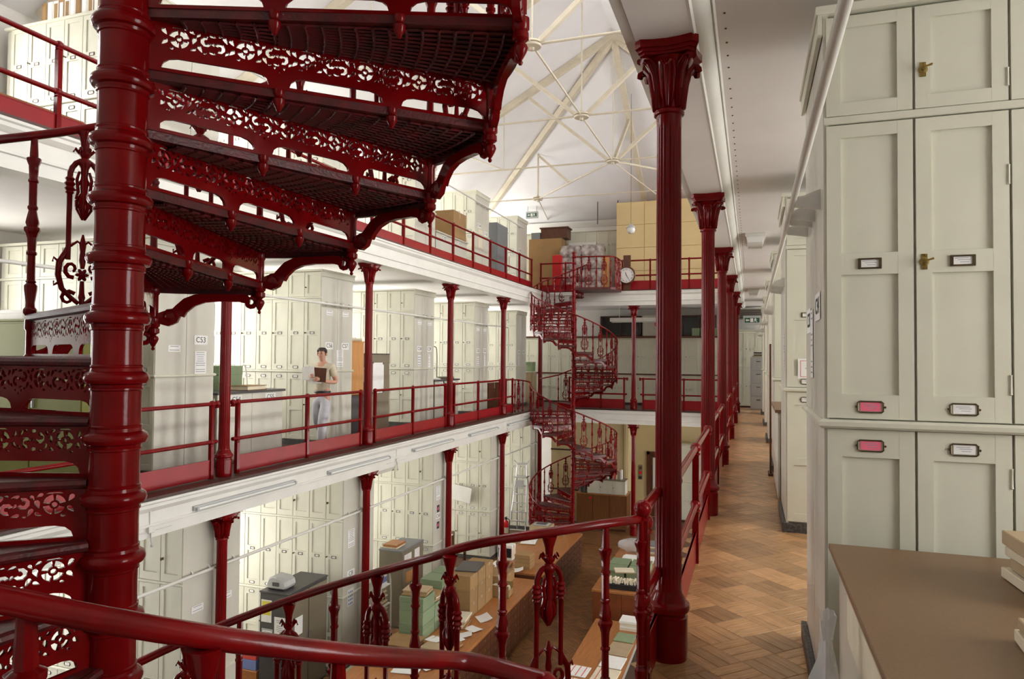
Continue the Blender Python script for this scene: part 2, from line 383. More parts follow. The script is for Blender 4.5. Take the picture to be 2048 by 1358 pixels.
for i, y in enumerate(BAY[1:6]):
    t = thing('roof_truss', 'cream iron roof truss '+tn[i], 'truss', (XC, y, TZ))
    for s_ in (-1, 1):
        member(t, 'rafter', (0, 0, RZ-TZ-.10), (s_*6.4, 0, roofz(6.4)-TZ-.10), .16, .15)
        member(t, 'strut', (s_*.12, 0, .03), (s_*2.3, 0, roofz(2.3)-TZ-.2), .075, .09)
        rod(t, 'tie_rod', (s_*.1, 0, 0), (s_*6.5, 0, 0), .022)
        rod(t, 'hanger_rod', (s_*3.0, 0, 0), (s_*3.0, 0, roofz(3.0)-TZ-.15), .012)
        rod(t, 'brace_rod', (s_*3.0, 0, 0), (s_*4.6, 0, roofz(4.6)-TZ-.15), .02)
    rod(t, 'king_rod', (0, 0, 0), (0, 0, RZ-TZ-.15), .016)
    obj('boss', bossm, t)
    if i < 4: rod(t, 'ridge_brace', (0, .12, 0), (0, 3.4, 0), .022)
    g_ = obj('gusset', MB().prism([(-.34, -.34), (-.26, -.42), (0, -.18), (.26, -.42), (.34, -.34), (.1, -.03), (-.1, -.03)], -.02, .02).mesh('gusset', TRUSSM), t, (0, 0, RZ-TZ-.06))
hip = thing('hip_truss', 'cream iron rafters and ties of the hipped roof end beyond the last truss', 'truss', (XC, HY, TZ))
for s_ in (-1, 1):
    member(hip, 'hip_rafter', (0, 0, RZ-TZ-.12), (s_*6.45, 6.45, roofz(6.45)-TZ-.12), .17, .15)
    rod(hip, 'corner_tie', (s_*.1, .1, 0), (s_*3.1, 3.5, 0), .028)
    obj('boss', bossm, hip, (s_*3.1, 3.5, 0)); rod(hip, 'hanger_rod', (s_*3.1, 3.5, 0), (s_*3.1, 3.5, roofz(3.3)-TZ-.1), .03)
    member(hip, 'strut', (s_*1.65, 1.85, .02), (s_*3.0, 3.3, roofz(3.3)-TZ-.25), .07, .08)
    rod(hip, 'tie_rod', (s_*3.1, 3.5, 0), (s_*6.5, 3.5, 0), .024); rod(hip, 'wall_tie', (s_*3.1, 3.5, 0), (s_*3.6, 6.4, -.1), .02)
    rod(hip, 'side_tie', (s_*.0, 3.5, 0), (s_*3.1, 3.5, 0), .016)
member(hip, 'centre_rafter', (0, 0, RZ-TZ-.12), (0, 6.45, roofz(6.45)-TZ-.12), .16, .15)
member(hip, 'strut', (0, .12, .03), (0, 2.4, roofz(2.4)-TZ-.2), .075, .09)
rod(hip, 'stay_rod', (0, .1, 0), (1.2, 6.4, -.2), .014)
for j, (x, y, z0, z1) in enumerate(((-5.0, 23.4, 9.95, 11.55), (-4.3, 23.4, 9.95, 11.6), (-3.85, 23.6, 10.5, 11.7))):
    o = tag(obj('drop_rod', MB().tube([(0, 0, z0), (0, 0, z1)], .016, 6).lathe([(.0, z1-.03), (.035, z1-.03), (.035, z1), (0, z1)], 8).mesh('drop_rod', DKGREY), loc=(x, y, 0)),
            ('thin dark rod hanging from the hipped ceiling, first of three from the exit sign', 'thin dark rod hanging from the hipped ceiling, middle of three', 'short thin dark rod hanging from the hipped ceiling, nearest the yellow partition')[j], 'rod', 'rods hanging from the hipped ceiling')

# ---- fascia mouldings and beams
def fascia(name, top, bot, axis, a0, a1, at, m_=WHITE):
    """profile of (outward, z); outward goes into the nave"""
    H = top-bot; pr = [(-.2, top-.004), (.02, top-.004), (.02, top-.03), (.005, top-.045), (.005, top-.08), (-.02, top-.115), (-.035, top-.13), (-.035, top-H*.62), (-.02, top-H*.65), (-.02, top-H*.70), (-.04, top-H*.72), (-.04, bot), (-.2, bot)]
    b = MB()
    if axis == 'y': b.prism([(at+o_, z) for o_, z in pr], a0, a1, 'y')
    else: b.prism([(at-o_, z) for o_, z in pr], a0, a1, 'x')
    return struct(name, b.mesh(name, m_))
fascia('trim_1', MID-.03, 3.36, 'y', WB, 21.02, -6.10); fascia('trim_2', UPP-.03, 6.955, 'y', WB, 21.02, -6.10)
fascia('trim_3', MID-.03, 3.36, 'x', -6.14, -.6, 20.94); fascia('trim_4', UPP-.03, 6.955, 'x', -6.14, -.6, 20.94)
sbox('trim_beam_1', WHITE, (XL-.18, -6.28, WB, WE, 3.362, 3.55), (XL-.18, -6.28, WB, WE, 6.976, 7.1))
sbox('trim_beam_2', WHITE, (-6.2, -.6, 21.12, 21.4, 3.362, 3.55), (-6.2, -.6, 21.12, 21.4, 6.976, 7.1))
sbox('trim_beam_3', CEILM, (XR-.155, XR+.125, WB, WE, 6.976, 7.3))
b = MB(); cv = [(XR+.125, 6.976), (XR+.14, 6.97), (XR+.15, 6.985)]+[(XR+.15+.075*sin(a), 6.985+.075*(1-cos(a))) for a in [i*pi/12 for i in range(1, 7)]]+[(XR+.235, 7.05), (XR+.245, 7.06), (XR+.245, 7.1), (XR+.125, 7.1)]
b.prism(cv, WB, WE, 'y'); struct('trim_cove', b.mesh('trim_cove', WHITE, 40))
b = MB()
for i in range(70): b.sphere((XR+.285, 2.2+i*.17, 7.06), .007, 6)
stuff(obj('rivet', b.mesh('rivet', DKGREY), bpy.data.objects['trim_cove']))
sbox('trim_fascia_walkway', WHITE, (-.60, -.55, WB, 21.0, 3.36, MID-.03), (-.62, -.57, WB, 21.0, 6.985, UPP))

# ================================================================== columns
b = MB(); b.lathe([(.098, 0), (.098, .02), (.100, .04), (.100, .215), (.094, .22), (.094, .235), (.108, .245), (.113, .262), (.108, .28), (.095, .29), (.09, .30), (.084, .315), (.074, .335), (.072, .35)], 40, cap=True)
colbase = b.mesh('column_base', RED, 35)
b = MB(); b.lathe([(.072, 0, 0), (.0695, .015, 0), (.0690, .03, 1), (.0635, .965, 1), (.0645, .98, 0), (.067, 1.0, 0)], 80, flute=.0085, nfl=20)
colshaft = b.mesh('column_shaft', RED, 60)
b = MB()
b.lathe([(.067, -.005), (.078, 0), (.08, .012), (.075, .022), (.068, .028), (.07, .05), (.076, .15), (.09, .22), (.118, .268), (.125, .28)], 32)
ab = []
for i in range(4):
    a = pi/4+i*pi/2; c = Vector((cos(a), sin(a)))*.205; t = Vector((-sin(a), cos(a)))
    ab += [tuple(c-t*.022), tuple(c+t*.022)]; d = Vector((cos(a+pi/4), sin(a+pi/4)))
    n0, n1 = c+t*.022, Vector((cos(a+pi/2), sin(a+pi/2)))*.205-Vector((-sin(a+pi/2), cos(a+pi/2)))*.022
    for k in (.25, .5, .75): ab.append(tuple(n0.lerp(n1, k)-d*.022*sin(k*pi)))
for z0, z1, k in ((.285, .30, .86), (.30, .318, .92), (.318, .357, 1.0)): b.prism([(x*k, y*k) for x, y in ab], z0, z1, 'z')
capbody = b.mesh('capital', RED, 40)
def leaf(h, tip, wd):
    b = MB(); P_ = [(.072, .03), (.079, .03+h*.3), (.088, .03+h*.6), (.102, .03+h*.85), (.102+tip*.55, .03+h), (.102+tip, .03+h*.97), (.102+tip*1.05, .03+h*.88)]
    W_ = [.5, .85, 1, 1, .9, .6, .3]; vs = []; fs = []; prof = [(-1, -.008), (-.78, .004), (-.5, -.003), (-.25, .008), (0, .002), (.25, .008), (.5, -.003), (.78, .004), (1, -.008)]
    for (r_, z), k in zip(P_, W_):
        for s_, d in prof: vs.append((r_+d+.006, s_*wd*k, z))
    m_ = len(prof)
    for i in range(len(P_)-1):
        for j in range(m_-1): fs.append((i*m_+j, i*m_+j+1, (i+1)*m_+j+1, (i+1)*m_+j))
    n = len(vs); vs += [(x-.010, y*.95, z-.004) for x, y, z in vs]; fs += [tuple(n+q for q in reversed(f_)) for f_ in fs]
    ring = [j for j in range(m_)]+[i*m_+m_-1 for i in range(1, len(P_))]+[(len(P_)-1)*m_+j for j in range(m_-2, -1, -1)]+[i*m_ for i in range(len(P_)-2, 0, -1)]
    for i in range(len(ring)): a_, c_ = ring[i], ring[(i+1) % len(ring)]; fs.append((a_, a_+n, c_+n, c_))
    return b.add(vs, fs).mesh('acanthus_leaf', RED, 50)
leafA = leaf(.215, .05, .044); leafB = leaf(.24, .085, .032)
b = MB(); pts = [(.085+.0*i, 0, .12) for i in range(1)]+[(.10, 0, .2), (.135, 0, .255)]+[(.155+.022*cos(a)*(1-.08*k), 0, .262+.022*sin(a)*(1-.08*k)) for k, a in enumerate([pi*.75-i*pi/5 for i in range(9)])]
b.tube(pts, [.012, .013, .012]+[.011-.0006*i for i in range(9)], 8); volute = b.mesh('volute', RED, 50)
def column(x, y, z0, z1, label, group):
    t = thing('fluted_column', label, 'column', (x, y, z0), group=group)
    obj('column_base', colbase, t); H = z1-z0
    obj('column_shaft', colshaft, t, (0, 0, .345), sc=(1, 1, H-.345-.352))
    c = obj('capital', capbody, t, (0, 0, H-.357))
    for i in range(4):
        obj('acanthus_leaf', leafA, c, rz=i*pi/2); obj('acanthus_leaf', leafB, c, rz=pi/4+i*pi/2); obj('volute', volute, c, rz=pi/4+i*pi/2)
    return t
ordw = ['first', 'second', 'third', 'fourth', 'fifth', 'sixth']
for i, y in enumerate(BAY[1:]):
    lab = 'large red fluted cast-iron column beside the spiral stair landing and walkway' if i == 0 else 'red fluted cast-iron column %s along the wood-block walkway' % ordw[i]
    column(XR, y, MID, 6.976, lab, 'columns along the walkway')
for i, y in enumerate(BAY[2:]):
    nb = ['between the railing end knobs before the low cabinet C54', 'in front of the cork-papered grey metal cabinet', 'beside the black folding step ladder', 'just before the far spiral stair, near the brown box', 'in the corner behind the far spiral stair']
    column(XL, y, MID, 6.976, 'red fluted column on the opposite middle gallery '+nb[i], 'columns on the opposite middle gallery')
    nb = ['before the first pale cabinet block', 'beside the cabinet end marked C8', 'beside the cabinet end with two flower photographs', 'next to the red fire extinguisher', 'behind the foot of the far spiral stair']
    column(XL, y, 0, 3.36, 'red fluted ground-floor column '+nb[i], 'ground-floor columns')
column(-3.39, 21.2, MID, 6.976, 'slender red column in the far middle gallery, right of the spiral stair', 'columns of the far gallery')
column(-3.39, 21.2, 0, 3.36, 'slender red ground-floor column before the yellow far wall and lift buttons', 'columns of the far gallery')

# ================================================================== railings
postm = MB().box(-.024, .024, -.024, .024, 0, 1, .003).mesh('railing_post', RED)
def knob_mesh(): return MB().sphere((0, 0, 0), .041, 12).lathe([(.03, -.055), (.035, -.05), (.035, -.04), (.026, -.035)], 12).mesh('rail_knob', RED, 40)
knobm = knob_mesh()
def railing(label, pts, base, top=.93, mid=.455, kick=.235, group='gallery railings', endknob=(False, False), flat=True, knobs=True):
    """pts: plan positions of the posts of one section"""
    t = thing('gallery_railing', label, 'railing', (pts[0][0], pts[0][1], base), group=group); o0 = Vector((*pts[0], 0))
    P_ = [Vector((*p, 0))-o0 for p in pts]
    for p in P_:
        pm = obj('railing_post', postm, t, p, sc=(1, 1, top))
        if knobs:
            for z in (top, mid): obj('rail_knob', knobm, t, (p.x, p.y, z))
    d = (P_[-1]-P_[0]).normalized()
    for z, nm in ((top, 'top_rail'), (mid, 'middle_rail')):
        a_ = P_[0]-d*(.09 if endknob[0] else .0); c_ = P_[-1]+d*(.09 if endknob[1] else .0)
        obj(nm, MB().tube([(a_.x, a_.y, z), (c_.x, c_.y, z)], .0245, 10).mesh(nm, RED, 40), t)
        if z == top:
            if endknob[0]: obj('end_knob', knobm, t, (a_.x, a_.y, z))
            if endknob[1]: obj('end_knob', knobm, t, (c_.x, c_.y, z))
    for a_, c_ in zip(P_, P_[1:]):
        dd = (c_-a_).length; an = atan2(c_.y-a_.y, c_.x-a_.x)
        obj('kick_panel', MB().box(.022, dd-.022, -.006, .006, .012, kick).box(.022, dd-.022, -.010, .010, kick-.012, kick).mesh('kick_panel', REDP), t, a_, an)
    return t
def lpts(ys, x): return [(x, y) for y in ys]
railing('red railing section on the opposite middle gallery before sign C53, ending in a ball knob', lpts([3.95, 5.45, 6.98], XL), MID, endknob=(False, True))
railing('red railing section on the opposite middle gallery below the walking man', lpts([7.44, 8.95, 10.47], XL), MID, endknob=(True, False))
railing('red railing section on the opposite middle gallery before cabinets C58 and C59', lpts([10.95, 12.42, 13.96], XL), MID)
railing('red railing section on the opposite middle gallery before the black step ladder', lpts([14.44, 15.9, 17.46], XL), MID)
railing('short red railing section joining the landing of the far spiral stair', lpts([17.94, 18.5], XL), MID)
railing('long red railing of the opposite upper gallery under the roof trusses', lpts([3.68+i*1.18 for i in range(15)], XL), UPP, top=.92, mid=.46, kick=.24, knobs=True)
railing('red railing of the far upper gallery in front of the yellow partition', [(x, 21.2) for x in (-3.75, -2.9, -1.75, -.62)], UPP, top=.92, mid=.46, kick=.30)
railing('red railing corner piece of the far upper gallery behind the stair head', [(x, 21.2) for x in (-6.36, -5.55, -5.3)], UPP, top=.92, mid=.46, kick=.24)
railing('red railing of the far middle gallery behind the spiral stair, ending in a ball knob', [(x, 21.2) for x in (-5.4, -4.4, -3.68)], MID, endknob=(False, True), kick=.30)
railing('red railing of the far middle gallery right of the slender column', [(x, 21.2) for x in (-3.1, -1.9, -.62)], MID, endknob=(True, False), kick=.30)
railing('short red railing in front of the large column at the stair landing', [(-.47, 3.22), (-.455, 3.86)], MID, top=.85, mid=.44)
railing('red railing between the large column and the second column of the walkway', lpts([3.95, 5.45, 6.96], -.40), MID, top=.865, mid=.44)
railing('red railing between the second and third columns of the walkway', lpts([7.44, 8.95, 10.46], -.40), MID, top=.865, mid=.44)
railing('red railing between the third and fourth columns of the walkway', lpts([10.94, 12.45, 13.96], -.40), MID, top=.865, mid=.44)
railing('red railing between the fourth and fifth columns of the walkway', lpts([14.44, 15.95, 17.46], -.40), MID, top=.865, mid=.44)
railing('red railing between the fifth and last columns of the walkway', lpts([17.94, 19.45, 20.96], -.40), MID, top=.865, mid=.44)
# ================================================================== spiral stairs
def arc(cx, cy, r_, a0, a1, n): return [(cx+r_*cos(a0+(a1-a0)*i/n), cy+r_*sin(a0+(a1-a0)*i/n)) for i in range(n+1)]
def ringseg(cx, cy, r0, r1, a0, a1, n=4): return arc(cx, cy, r1, radians(a0), radians(a1), n)+arc(cx, cy, r0, radians(a1), radians(a0), n)
def drop(cx, cy, L_, wd, an):
    pts = [(0, -L_*.5), (wd*.32, -L_*.15), (wd*.5, L_*.2), (wd*.3, L_*.45), (0, L_*.5), (-wd*.3, L_*.45), (-wd*.5, L_*.2), (-wd*.32, -L_*.15)]
    c, s_ = cos(an), sin(an); return [(cx+x*c-y*s_, cy+x*s_+y*c) for x, y in pts]
def lace(x0, x1, z0, z1, n):
    """scrollwork openings of one riser panel"""
    H = z1-z0; holes = []; w_ = (x1-x0)/n
    for i in range(n):
        cx = x0+(i+.5)*w_; fl = 1 if i % 2 else -1
        k = min(w_/1.32, H)
        def P(px, pz): return (cx+px*fl*k, z0+H*.5+pz*k)
        def Q(poly): return [P(*p) for p in poly] if fl > 0 else [P(*p) for p in reversed(poly)]
        if i % 2:      # scroll motif between the rosettes
            for cx_, cz_, a0, a1 in ((-.27, .10, 70, 335), (.27, -.10, -110, 155)): holes.append(Q(ringseg(cx_, cz_, .085, .235, a0, a1, 6)))
            for px, pz, L_, wd, an in ((0, .36, .30, .14, 1.3), (0, -.37, .30, .14, 1.3), (.50, .27, .34, .17, .5), (-.50, -.27, .34, .17, .5), (.56, -.30, .22, .14, -.6), (-.58, .30, .22, .14, -.6), (.02, .0, .2, .12, .7), (.30, .40, .18, .1, 1.5), (-.30, -.42, .16, .1, 1.5)): holes.append(Q(drop(px, pz, L_, wd, an)))
            continue
        holes.append(Q(arc(0, 0, .10, 0, 2*pi, 7)[:-1]))
        for a0, a1, r0, r1 in ((12, 80, .18, .39), (98, 168, .17, .40), (188, 254, .18, .39), (272, 340, .17, .37)): holes.append(Q(ringseg(0, 0, r0, r1, a0, a1)))
        for px, pz, L_, wd, an in ((-.57, .04, .34, .2, .3), (.56, .24, .32, .19, -.6), (.56, -.2, .32, .19, .7), (-.54, -.35, .26, .15, 1.1), (-.5, .38, .26, .14, -1.0), (.30, -.44, .18, .11, 1.5)):
            holes.append(Q(drop(px, pz, L_, wd, an)))
        holes.append(Q([(-.30, .425), (.31, .425), (.18, .485), (-.18, .485)]))
    return holes
def riser_mesh(nr, R, h, m_):
    W = R-nr; t = .028; H = h-t
    z0, z1 = .080, H-.004; holes = lace(nr+.035, R-.045, z0-.006, z1-.001, 11)
    L3 = W/3
    for i in range(3):
        a, b_ = nr+L3*i+.035, nr+L3*(i+1)-.035; zb, zt = .012, .05
        holes.append([(a, zb), (b_, zb)]+[(b_-.05*(1-cos(q)), zb+(zt-zb)*sin(q)) for q in (.5, 1.0, pi/2)]+[(a+.05*(1-cos(q)), zb+(zt-zb)*sin(q)) for q in (pi/2, 1.0, .5)])
        xs = b_+.035
        if i < 2:
            for dx, dz in ((0, .064), (-.016, .075), (.016, .075)): holes.append(drop(xs+dx, dz, .011, .008, 0))
    me = plate([(nr-.01, 0), (R-.015, 0), (R-.015, H), (nr-.01, H)], holes, .012, 'riser', m_)
    return me
def riser_trim(nr, R, h):
    """raised mouldings round the openings and the drops between the arches"""
    b = MB(); W = R-nr; L3 = W/3; H = h-.028
    for z, q in ((.066, .004), (.062, .004) if 0 else (H-.004, .004)): b.tube([(nr, 0, z), (R-.02, 0, z)], q, 6)
    for i in range(3):
        a, b_ = nr+L3*i+.028, nr+L3*(i+1)-.028
        b.tube([(a, 0, .006)]+[(a+.05*(1-cos(q)), 0, .006+.052*sin(q)) for q in (.5, 1.0, pi/2)]+[(b_-.05*(1-cos(q)), 0, .006+.052*sin(q)) for q in (pi/2, 1.0, .5)]+[(b_, 0, .006)], .0045, 6)
        if i < 2:
            b.at((b_+.028, 0, -.045)).lathe([(0, -.035), (.008, -.03), (.012, -.018), (.02, -.008), (.022, .01), (.014, .02), (.02, .03), (.02, .045)], 10).at()
    return b.mesh('riser_moulding', RED, 40)
def tread_mesh(nr, R, h, da):
    b = MB(); t = .028; n = 8; nose = .03
    b.prism([(nr*.8*cos(0), 0)]+arc(0, 0, R+.01, -.005, da, n)+[(nr*.9*cos(da)-nose*.2*sin(da), nr*.9*sin(da))], -t, 0, 'z')
    c, s_ = cos(da), sin(da)
    b.at((0, 0, 0), da).tube([(nr, .012, -t*.5), (R+.005, .012, -t*.5)], t*.55, 8).at()
    for r_ in [nr+(R-nr)*k/22 for k in range(2, 22)]:
        p = [(x, y, -t-.006) for x, y in arc(0, 0, r_, da*.06, da*.97, 5)]; b.tube(p, .0062, 4, cap=False)
    for k in range(1, 12):
        a = da*k/12; b.tube([((nr+.1+.3*(k % 2))*cos(a), (nr+.1+.3*(k % 2))*sin(a), -t-.005), (R*cos(a), R*sin(a), -t-.005)], .0055, 4, cap=False)
    top = [(R+.012)*1.0, R-.014]
    o = arc(0, 0, R+.012, 0, da, n); i_ = arc(0, 0, R-.012, 0, da, n)
    vs = [(x, y, -t-.034) for x, y in o]+[(x, y, .002) for x, y in o]+[(x, y, .002) for x, y in i_]+[(x, y, -t-.034) for x, y in i_]; m_ = n+1; fs = []
    for q in range(n):
        for k in range(4): fs.append((k*m_+q, k*m_+q+1, ((k+1) % 4)*m_+q+1, ((k+1) % 4)*m_+q))
    fs += [(0, m_, 2*m_, 3*m_), (3*m_+n, 2*m_+n, m_+n, n)]
    b.add(vs, fs); return b.mesh('tread', TREADM, 35)
def bracket_mesh(R, da):
    L_ = 2*R*sin(da/2); k = L_/.5
    pl = [(.02, -.085), (.05, -.075), (.085, -.068), (.105, -.05), (.14, -.022), (.19, -.004), (.24, .0), (.44, .0), (.455, -.012), (.45, -.05), (.43, -.036), (.40, -.03), (.30, -.03), (.24, -.036), (.19, -.052), (.155, -.078), (.14, -.10), (.125, -.095), (.11, -.122), (.07, -.138), (.035, -.13), (.02, -.11)]
    b = MB(); b.prism([(x*k, z*1.2-.062) for x, z in pl], -.014, .014)
    sc = [(.455+.030*cos(a)*(1-.06*i), 0, -.038+.030*sin(a)*(1-.06*i)) for i, a in enumerate([pi/2-j*pi/5 for j in range(10)])]
    b.tube([(x*k, y, z-.062) for x, y, z in sc], .0125, 8)
    sc = [(.075+.036*cos(a)*(1-.07*i), 0, -.122+.036*sin(a)*(1-.07*i)) for i, a in enumerate([0+j*pi/5 for j in range(9)])]
    b.tube([(x*k, y, z-.062) for x, y, z in sc], .017, 8)
    return b.mesh('bracket', RED, 45)
def corner_post_mesh(h):
    return MB().lathe([(.022, -.075), (.028, -.07), (.028, -.05), (.022, -.045), (.03, -.035), (.03, .0), (.021, .01), (.021, h-.075), (.027, h-.065), (.027, h-.03), (.02, h)], 14).mesh('corner_post', RED, 40)
pendant = MB().lathe([(0, -.158), (.006, -.155), (.009, -.147), (.005, -.14), (.009, -.135), (.02, -.115), (.026, -.10), (.022, -.088), (.012, -.082), (.02, -.074)], 12).mesh('pendant', RED, 40)
def plain_baluster():
    b = MB(); P_ = [(.014, 0), (.020, .012), (.020, .03), (.014, .04), (.013, .06), (.019, .12), (.0195, .14), (.0135, .15), (.0125, .152), (.0165, .158), (.0125, .165), (.0115, .28), (.0155, .285), (.0155, .295), (.012, .30), (.014, .36), (.019, .385), (.024, .395), (.024, .41), (.017, .418), (.02, .432), (.018, .45), (.012, .49), (.0155, .50), (.0155, .508), (.012, .515), (.0125, .62), (.0155, .625), (.0155, .632), (.0125, .64), (.015, .70), (.021, .722), (.0215, .735), (.013, .742), (.0125, .76), (.011, .80), (.010, .83)]
    return b.lathe([(r_*1.35, z) for r_, z in P_], 8, a0=pi/8).mesh('plain_baluster', RED, 32)
def ornate_baluster():
    b = MB(); s2 = lambda a, r_, n, f_: [f_(a+(r_-a)*i/n) for i in range(n+1)]
    w_ = .058
    for sg in (-1, 1):
        b.at((sg*w_, 0, 0)).lathe([(.011, .27), (.0115, .5), (.0125, .585), (.019, .592), (.015, .60), (.022, .612), (.016, .622), (.024, .636), (.016, .648), (.021, .66), (.013, .67)], 8).at()
        b.tube([(sg*w_, 0, .66), (sg*w_*.98, 0, .69), (sg*w_*.85, 0, .715), (sg*w_*.6, 0, .738), (sg*w_*.25, 0, .752), (0, 0, .756)], .0125, 8)
        b.tube([(sg*.02, -.003, .70), (sg*.03, -.004, .66), (sg*.024, -.004, .60), (sg*.034, -.003, .565)], [.006, .008, .008, .004], 6)
        # leafy curl inside the arch
        b.tube([(sg*.008, 0, .665), (sg*.022, 0, .64), (sg*.028, 0, .61), (sg*w_*.9, 0, .60)], [.006, .006, .005, .004], 6)
        # lower cartouche: big oval, inner scrolls
        b.tube([(sg*w_, 0, .33), (sg*.068, 0, .305), (sg*.092, 0, .255), (sg*.096, 0, .195), (sg*.080, 0, .13), (sg*.045, 0, .09), (sg*.012, 0, .06)], [.011, .012, .0135, .0135, .012, .011, .010], 8)
        sp = [(sg*(.043+.032*cos(a)*(1-.08*i)), 0, .225+.042*sin(a)*(1-.08*i)) for i, a in enumerate([-pi*.6+j*pi/4.5 for j in range(10)])]
        b.tube(sp, [.0105-.0005*i for i in range(10)], 7)
        sp = [(sg*(.055+.034*cos(a)*(1-.09*i)), 0, .085+.038*sin(a)*(1-.09*i)) for i, a in enumerate([pi*.8-j*pi/4 for j in range(8)])]
        b.tube(sp, [.010-.0005*i for i in range(8)], 7)
        b.tube([(0, 0, .34), (sg*.022, 0, .36), (sg*.05, 0, .335)], .007, 6)
        b.tube([(sg*.092, 0, .255), (sg*.115, 0, .275), (sg*.118, 0, .255)], [.007, .007, .004], 6)
        b.tube([(sg*.09, 0, .16), (sg*.113, 0, .145), (sg*.112, 0, .165)], [.007, .007, .004], 6)
    b.lathe([(.004, .47), (.013, .49), (.024, .525), (.020, .56), (.014, .60), (.018, .64), (.014, .68), (.018, .715), (.027, .735), (.028, .75), (.016, .765), (.025, .78), (.026, .795), (.015, .80), (.019, .84), (.029, .875), (.034, .895)], 10)
    for k in range(6):
        a = k*pi/3; b.tube([(.012*cos(a), .012*sin(a)*.7, .59), (.030*cos(a), .030*sin(a)*.7, .555), (.030*cos(a), .030*sin(a)*.7, .515), (.006*cos(a), 0, .465)], [.006, .008, .007, .003], 5)
        b.tube([(.014*cos(a), .014*sin(a)*.7, .775), (.040*cos(a), .040*sin(a)*.7, .81), (.047*cos(a), .047*sin(a)*.7, .79)], [.006, .008, .004], 5)
        b.tube([(0, -.004, .20), (.020*cos(a), -.006, .20+.024*sin(a)), (.028*cos(a), -.004, .20+.032*sin(a))], [.009, .009, .004], 6)
    b.lathe([(.012, 0), (.020, .005), (.020, .02), (.011, .03), (.010, .07), (.016, .09), (.012, .11), (.009, .17)], 8)
    b.lathe([(.009, .23), (.015, .27), (.011, .31), (.015, .345), (.004, .395)], 8)
    return b.mesh('ornate_baluster', RED, 45)
PB, OB = plain_baluster(), ornate_baluster()
RSEC = [(-.0235, -.004), (-.019, -.014), (-.008, -.019), (.008, -.019), (.019, -.014), (.0235, -.004), (.022, .008), (.013, .017), (0, .020), (-.013, .017), (-.022, .008)]
def newel_mesh(nr, z0, z1, zr, h, top):
    k = nr/.0745; P_ = []; z = zr+h*math.ceil((z0-zr)/h)
    P_.append((nr*1.25, z0)); P_.append((nr*1.25, z0+.12)); P_.append((nr, z0+.15))
    while z < z1-.04:
        if z > z0+.2:
            P_ += [(nr*.99, z-h*.4), (nr*1.0, z-.040), (nr*1.06, z-.037), (nr*1.06, z-.031), (nr*1.03, z-.029), (nr*1.06, z-.020), (nr*1.10, z-.019), (nr*1.22, z-.016), (nr*1.29, z-.006), (nr*1.30, z+.002), (nr*1.25, z+.013), (nr*1.13, z+.019), (nr*1.06, z+.022), (nr*1.03, z+.032), (nr*1.05, z+.034), (nr*1.05, z+.040), (nr*1.0, z+.043)]
        z += h
    P_ += [(nr, z1)]
    if top: P_ += [(nr*1.3, z1+.01), (nr*1.3, z1+.03), (nr*.9, z1+.05), (0, z1+.09)]
    return MB().lathe(P_, 32).mesh('newel_post', RED, 40)
def flight(t, cx, cy, nr, R, az0, z0, n, h, da, meshes, shift=lambda k, o: 0., rh=.917):
    """n risers going down anticlockwise from azimuth az0 at level z0"""
    rm, rt, tm, bm, pm = meshes; Rp = R-.005
    P = lambda a, r_: (r_*cos(a), r_*sin(a))
    for k in range(1, n+1):
        a = az0+(k-1)*da; zt = z0-k*h
        o = obj('riser', rm, t, (0, 0, zt), a); obj('riser_moulding', rt, o)
        x, y = P(a, Rp); o = obj('corner_post', pm, t, (x, y, zt)); obj('pendant', pendant, o)
        if k < n:
            obj('tread', tm, t, (0, 0, zt), a)
            x2, y2 = P(a+da, Rp); obj('bracket', bm, t, (x2, y2, zt), atan2(y-y2, x-x2))
            sh_ = shift(k, 1); x, y = P(a+da/2+sh_, Rp); obj('ornate_baluster', OB, t, (x, y, zt), a+da/2+sh_+pi/2, sc=(1, 1, (rh-.018-h*sh_/da)/.895))
        if k == 1 and rh < .9: continue
        sh_ = shift(k, 0); x, y = P(a+sh_, Rp); obj('plain_baluster', PB, t, (x, y, zt+h-.006), a+sh_+pi/8, sc=(1, 1, (rh-h/2-.008-h*sh_/da)/.83))
def helix_rail(R, az0, z0, n, h, da, a_from, a_to, rh=.917):
    """rail height follows the treads: rh above the middle of each tread"""
    zf = lambda a: z0-h*((a-az0)/da+.5)+rh
    N = max(4, int(abs(a_to-a_from)/radians(5)))
    return [(R*cos(a), R*sin(a), zf(a)) for a in [a_from+(a_to-a_from)*i/N for i in range(N+1)]]
def smooth(pts, it=2):
    for _ in range(it):
        q = [pts[0]]
        for a, c in zip(pts, pts[1:]): q += [tuple(a[i]*.75+c[i]*.25 for i in range(3)), tuple(a[i]*.25+c[i]*.75 for i in range(3))]
        pts = q+[pts[-1]]
    return pts
def raildrop(t, name, pts): return obj(name, MB().sweep(pts, RSEC).mesh('handrail', RAILM, 50), t)

# ---------------- the near staircase
NX, NY, NR, SR = -1.930, 1.697, .0735, 1.297
h1, h2, da = (UPP-MID)/19, MID/20, radians(22.087)
near = thing('spiral_staircase', 'big dark red cast-iron spiral staircase filling the near left, with pierced lacework risers', 'staircase', (NX, NY, 0))
M1 = (riser_mesh(NR, SR, h1, RED), riser_trim(NR, SR, h1), tread_mesh(NR, SR, h1, da), bracket_mesh(SR, da), corner_post_mesh(h1))
azU = radians(330.65)-18*da; azL = radians(46.6)
flight(near, NX, NY, NR, SR, azU, UPP, 19, h1, da, M1, shift=lambda k, o: radians(5.2 if k > 16 else (2.5 if o else .3)))
flight(near, NX, NY, NR, SR, azL, MID, 20, h2, da, M1, rh=.88)
obj('newel_post', newel_mesh(NR, 0, UPP+.9, 6.404, h1, True), near)
U = helix_rail(SR, azU, UPP, 19, h1, da, azU, radians(347))
